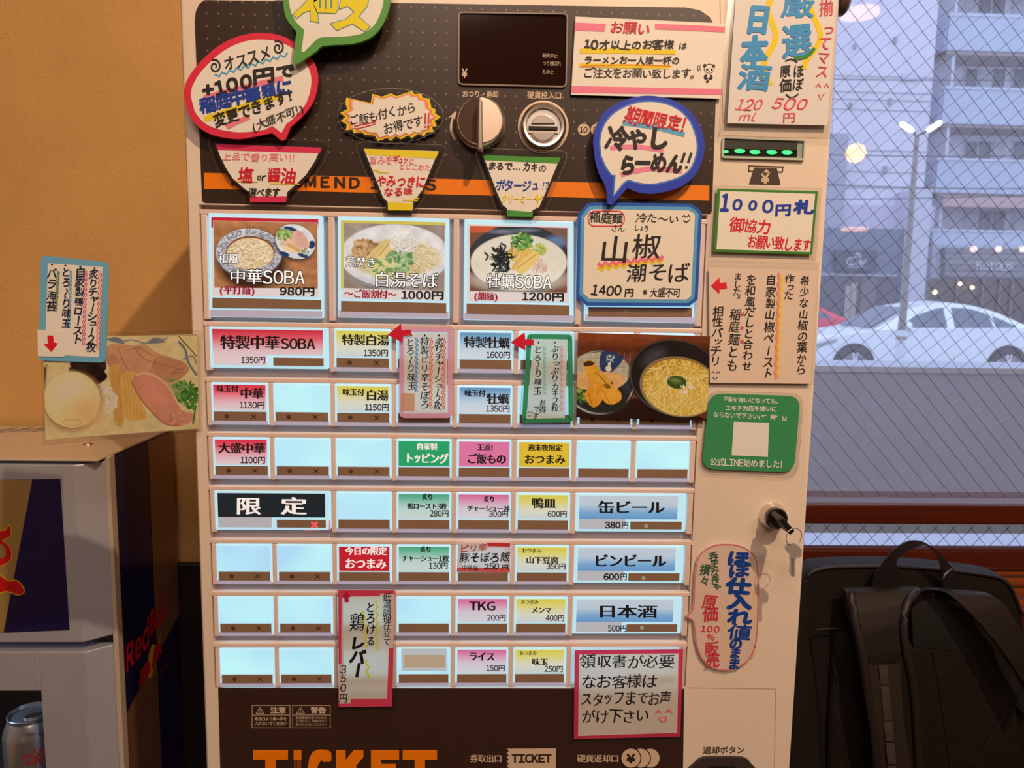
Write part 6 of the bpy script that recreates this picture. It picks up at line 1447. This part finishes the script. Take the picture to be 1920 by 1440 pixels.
for P_, of in (([(-20, 480), (20, 470), (34, 450), (44, 462), (42, 490), (26, 500), (8, 510), (34, 530), (46, 560), (40, 590), (16, 606), (-20, 606)], 0), ([(-20, 650), (10, 660), (34, 676), (66, 674), (92, 700), (96, 722), (70, 730), (50, 722), (20, 716), (-20, 722)], 0)):
    S_ = smoothed(P_, 3); patch(SH, pic, inset(S_, -4), 0, .0010, 'emblem_outline', YS_); patch(SH, pic, S_, 0, .0012, 'emblem_bull', RB_)
patch(SH, pic, smoothed([(-20, 530), (8, 526), (24, 550), (20, 576), (-20, 582)], 3), 0, .0014, 'emblem_gap', pr('field_gold', (0, 0, 0)))
# door frame
crop('0')
dz0 = FLOOR+.05; XD = XC; gxr = float(at(80, 1360, YF)[0]); gz1 = float(at(60, 1296, YF)[2])
df = box('door_frame', gxr, XD, YF, YF+.028, dz0, zd1, M_SILVER, cool, .002); box('door_top_rail', XFL, gxr, YF+.0002, YF+.028, gz1, zd1-.0002, M_SILVER, df, .0015)
prof = [(XD, YF+.001), (XS-.003, YF+.020), (XS-.003, YF+.028), (XD, YF+.028)]
v = [(x, y, z) for z in (dz0, zd1-.001) for x, y in prof]; bevel(mk('door_edge', v, [(3, 2, 1, 0), (4, 5, 6, 7)]+[(i, (i+1) % 4, 4+(i+1) % 4, 4+i) for i in range(4)], M_SILVER, df), .001)
box('hinge_strip', XS-.003, XS+.003, YF+.022, YF+.036, FLOOR+.02, ztb-.002, pr('edge_strip', (.60, .52, .44), .45), cool, .001)
box('door_glass', XFL, gxr, YF+.012, YF+.014, dz0, gz1, M_GLASS, df)
bb = bpy.data.objects['cooler_body']
bpy.data.meshes.remove(bb.data)
# the body is hollow: build it as walls
box('cooler_back', XFL, XS-.001, YB_-.02, YB_, FLOOR+.001, ztb-.003, M_BLACK, cool); box('cooler_wall', XS-.02, XS-.001, YF+.030, YB_-.02, FLOOR+.001, ztb-.003, M_BLACK, cool)
box('cooler_floor', XFL, XS-.02, YF+.030, YB_-.02, FLOOR+.001, FLOOR+.06, M_BLACK, cool); box('cooler_lid', XFL, XS-.02, YF+.030, YB_-.02, zh1-.01, ztb-.003, M_BLACK, cool); box('cooler_outer_wall', XFL-.02, XFL, YF, YB_, FLOOR+.001, ztb-.003, M_BLACK, cool)
yc_ = YF+.072; cx_ = at(60, 1380, yc_); canr = .033
zlid = float(at(58, 1335, yc_)[2]); zshelf = zlid-.122
sh = box('shelf', XFL, XS-.02, YF+.031, YB_-.02, zshelf-.004, zshelf, pr('shelf_dark', (.05, .05, .06), .4), cool)
ld = light('cooler_light', 'POINT', (float(cx_[0])-.08, YF+.035, zlid+.05), .28, (.75, .88, 1), .01)
def can(x, y, label):
    M_CAN = pr('can_silver', (.62, .66, .72), .25, .85)
    c_ = empty('beer_can', (x, y, zshelf)); tag(c_, label, 'beer can', None)
    lathe('can_body', (x, y, zshelf), [(.024, 0), (.029, .004), (.033, .014), (.033, .096), (.0325, .099), (.027, .115), (.0262, .1165)], M_CAN, c_, 'Z', 40)
    lathe('can_lid', (x, y, zshelf), [(.0262, .1165), (.0272, .1215), (.0262, .1222), (.0250, .1180), (.0, .1180)], pr('can_lid_steel', (.45, .50, .58), .25, .8), c_, 'Z', 40)
    P_ = ell(x+.006, y-.004, .011, .007, 20, .5); v = [(a, b2, zshelf+.1196) for a, b2 in P_]+[(a, b2, zshelf+.1186) for a, b2 in P_]
    mk('ring_pull', v, [tuple(range(20)), tuple(range(20, 40))]+[(i, (i+1) % 20, 20+(i+1) % 20, 20+i) for i in range(20)], M_STEEL, c_)
    return c_
k_ = can(float(cx_[0]), yc_, 'silver beer can with red lettering behind the cooler door glass')
crop('R'); SC = Can((float(cx_[0]), yc_), .033); SCn = Can((float(cx_[0]), yc_), .0322)
text(SC, k_, 'SUPER', 336, 1262, 540, 1258, 56, 0, 'G', off=.0004, mat=pr('can_red', lin((170, 60, 66)), .4), shear=.25); text(SC, k_, '"DRY"', 200, 1358, 620, 1352, 116, 0, 'GG', off=.0004, mat=pr('can_red', (0, 0, 0)), shear=.25)
text(SC, k_, 'KARA 辛口', 240, 1092, 500, 1086, 40, 0, 'G', off=.0004, mat=pr('can_grey', (.12, .12, .14), .4), shear=.25)

# ================================================================== backpack in front of the window
crop('O')
ZB0 = -.95
bp = empty('backpack', (.62, .2, FLOOR)); tag(bp, 'dark brown-black backpack with top handle and shoulder straps below the window', 'backpack')
M_FAB = noisy(pr('backpack_cloth', (.011, .0075, .0065), .7, spec=.25), 60, .25, .25, dist=.0006)
M_FAB2 = noisy(pr('backpack_cloth_sheen', (.015, .0105, .010), .6, spec=.3), 400, .2, .3, dist=.0003)
M_PIP = pr('backpack_piping', (.018, .013, .014), .5)
def slab(name, pts, Yf, th, mat, parent, bev=.004, seg=3):
    o = prism(name, q(np.array(pts, float)), 0, mat, parent, Front(Yf), th); bevel(o, bev, seg); 
    for p_ in o.data.polygons: p_.use_smooth = True
    o.data.set_sharp_from_angle(angle=1.0); return o
bodyP = np.concatenate([smoothed([(90, 470), (140, 430), (200, 402), (330, 390), (620, 388), (860, 404), (1080, 430), (1170, 452), (1220, 500), (1254, 590)], 4, False), [(1290, 800), (1330, 1500), (1330, 2300), (0, 2300), (20, 1500), (60, 900)]])
bd = slab('backpack_body', bodyP, .235, .035, M_FAB, bp, .012, 4)
slab('side_gusset', np.concatenate([smoothed([(76, 520), (100, 456), (128, 446), (150, 480)], 3, False), [(170, 760), (200, 1000), (230, 1500), (230, 2200), (20, 2200), (30, 1500)]]), .226, .03, M_FAB2, bp, .006)
t_ = smoothed([(140, 470), (170, 425), (240, 404), (330, 396), (620, 396), (860, 412), (1080, 440), (1165, 464), (1215, 520), (1262, 640)], 4, False)
tube('piping', at(q(t_)[:, 0], q(t_)[:, 1], .234), .0022, M_PIP, bp, 6)
slab('back_panel', [(300, 730), (700, 800), (1080, 832), (1240, 1100), (1290, 1700), (1290, 2200), (240, 2200), (270, 1200)], .222, .02, M_FAB, bp, .008)
for a in ([(170, 760), (215, 1040), (240, 1500)], [(280, 860), (320, 1100), (370, 1500)], [(800, 840), (850, 1120), (900, 1500)], [(1200, 1130), (1100, 1280), (1020, 1440)], [(180, 725), (300, 715), (360, 740)]):
    tube('seam', at(q(smoothed(a, 4, False))[:, 0], q(smoothed(a, 4, False))[:, 1], .2215), .0011, M_PIP, bp, 5)
# carrying handle: a folded webbing loop
def web(name, L, R, Ys, mat, parent, th=.002):
    L, R = smoothed(L, 9, False), smoothed(R, 9, False); Yv = np.interp(np.linspace(0, 1, len(L)), np.linspace(0, 1, len(Ys)), Ys)
    a = np.array([at(*q(p), y) for p, y in zip(L, Yv)]); b_ = np.array([at(*q(p), y) for p, y in zip(R, Yv)]); n = len(a)
    v = np.concatenate([a, b_, a+V3(0, th, 0), b_+V3(0, th, 0)]); f = []
    for i in range(n-1): f += [(i, i+1, n+i+1, n+i), (2*n+i, 3*n+i, 3*n+i+1, 2*n+i+1), (i, 2*n+i, 2*n+i+1, i+1), (n+i, n+i+1, 3*n+i+1, 3*n+i)]
    f += [(0, n, 3*n, 2*n), (n-1, 3*n-1, 4*n-1, 2*n-1)]
    o = mk(name, v, f, mat, parent, smooth=True)
    bm = bmesh.new(); bm.from_mesh(o.data); bmesh.ops.recalc_face_normals(bm, faces=bm.faces); bm.to_mesh(o.data); bm.free()
    o.data.set_sharp_from_angle(angle=.9); return o
M_WEB = noisy(pr('webbing', (.014, .011, .013), .6), 500, .3, .4, dist=.0004)
hd_ = web('carry_handle', [(486, 520), (500, 440), (560, 350), (620, 290), (695, 260), (770, 275), (850, 340), (920, 430), (972, 540)],
    [(628, 520), (632, 430), (612, 372), (650, 330), (730, 288), (780, 292), (828, 350), (850, 440), (850, 510)], [.222, .212, .205, .20, .198, .20, .206, .214, .222], M_WEB, bp)
tube('handle_clip', at(q(np.array([(900, 405), (870, 430), (852, 458)]))[:, 0], q(np.array([(900, 405), (870, 430), (852, 458)]))[:, 1], .205), .0012, M_STEEL, bp, 6)
# left shoulder strap: padded, edges bound
st1 = web('shoulder_strap', [(352, 522), (372, 640), (405, 760), (432, 900), (465, 1080), (500, 1300), (530, 1700)], [(742, 514), (680, 580), (655, 680), (668, 820), (696, 960), (716, 1150), (740, 1700)], [.205, .192, .183, .178, .178, .180, .185], M_FAB2, bp, .012)
for L_, x_ in (([(376, 530), (400, 680), (440, 860), (468, 1080), (500, 1300), (530, 1600)], 0), ([(720, 520), (668, 585), (650, 690), (662, 830), (690, 970), (712, 1170), (735, 1600)], 1)):
    S_ = smoothed(L_, 5, False); yy = np.interp(np.linspace(0, 1, len(S_)), np.linspace(0, 1, 7), [.204, .190, .181, .176, .176, .178, .183]); tube('binding', np.array([at(*q(p), y) for p, y in zip(S_, yy)]), .0050, M_PIP, st1, 8)
wb = web('daisy_chain', [(470, 905), (476, 1050), (490, 1200), (540, 1500), (560, 1700)], [(632, 895), (640, 1050), (650, 1200), (700, 1500), (720, 1700)], [.1745, .1742, .1745, .178, .181], pr('webbing_brown', (.022, .015, .013), .7), st1)
M_RF = pr('strap_grey', (.06, .045, .045), .6)
for y0, y1 in ((906, 1008), (1018, 1190), (1200, 1300), (1312, 1420), (1432, 1560)):
    k_ = lambda y: 520+(y-900)*.09
    web('webbing_loop', [(k_(y0), y0), (k_((y0+y1)/2), (y0+y1)/2), (k_(y1), y1)], [(k_(y0)+44, y0), (k_((y0+y1)/2)+44, (y0+y1)/2), (k_(y1)+44, y1)], [.1735, .1725, .1735], M_RF, st1, .0008)
web('strap_fold', [(470, 868), (550, 862), (634, 850)], [(468, 908), (550, 896), (636, 892)], [.176, .172, .176], M_FAB2, st1, .002)
# right shoulder strap: arches over and away
web('shoulder_strap', [(690, 600), (720, 540), (790, 514), (880, 536), (1000, 640), (1130, 790), (1230, 930), (1330, 1100)], [(770, 560), (830, 516), (960, 530), (1090, 540), (1170, 590), (1240, 690), (1300, 800), (1400, 960)], [.222, .214, .205, .195, .185, .176, .170, .168], M_FAB2, bp, .008)
slab('strap_lining', [(690, 620), (760, 560), (870, 560), (1000, 680), (1130, 830), (1240, 990), (1340, 1160), (1290, 1180), (1160, 1040), (1040, 850), (700, 815)], .2215, .004, pr('lining_black', (.006, .006, .008), .8), bp, .001)
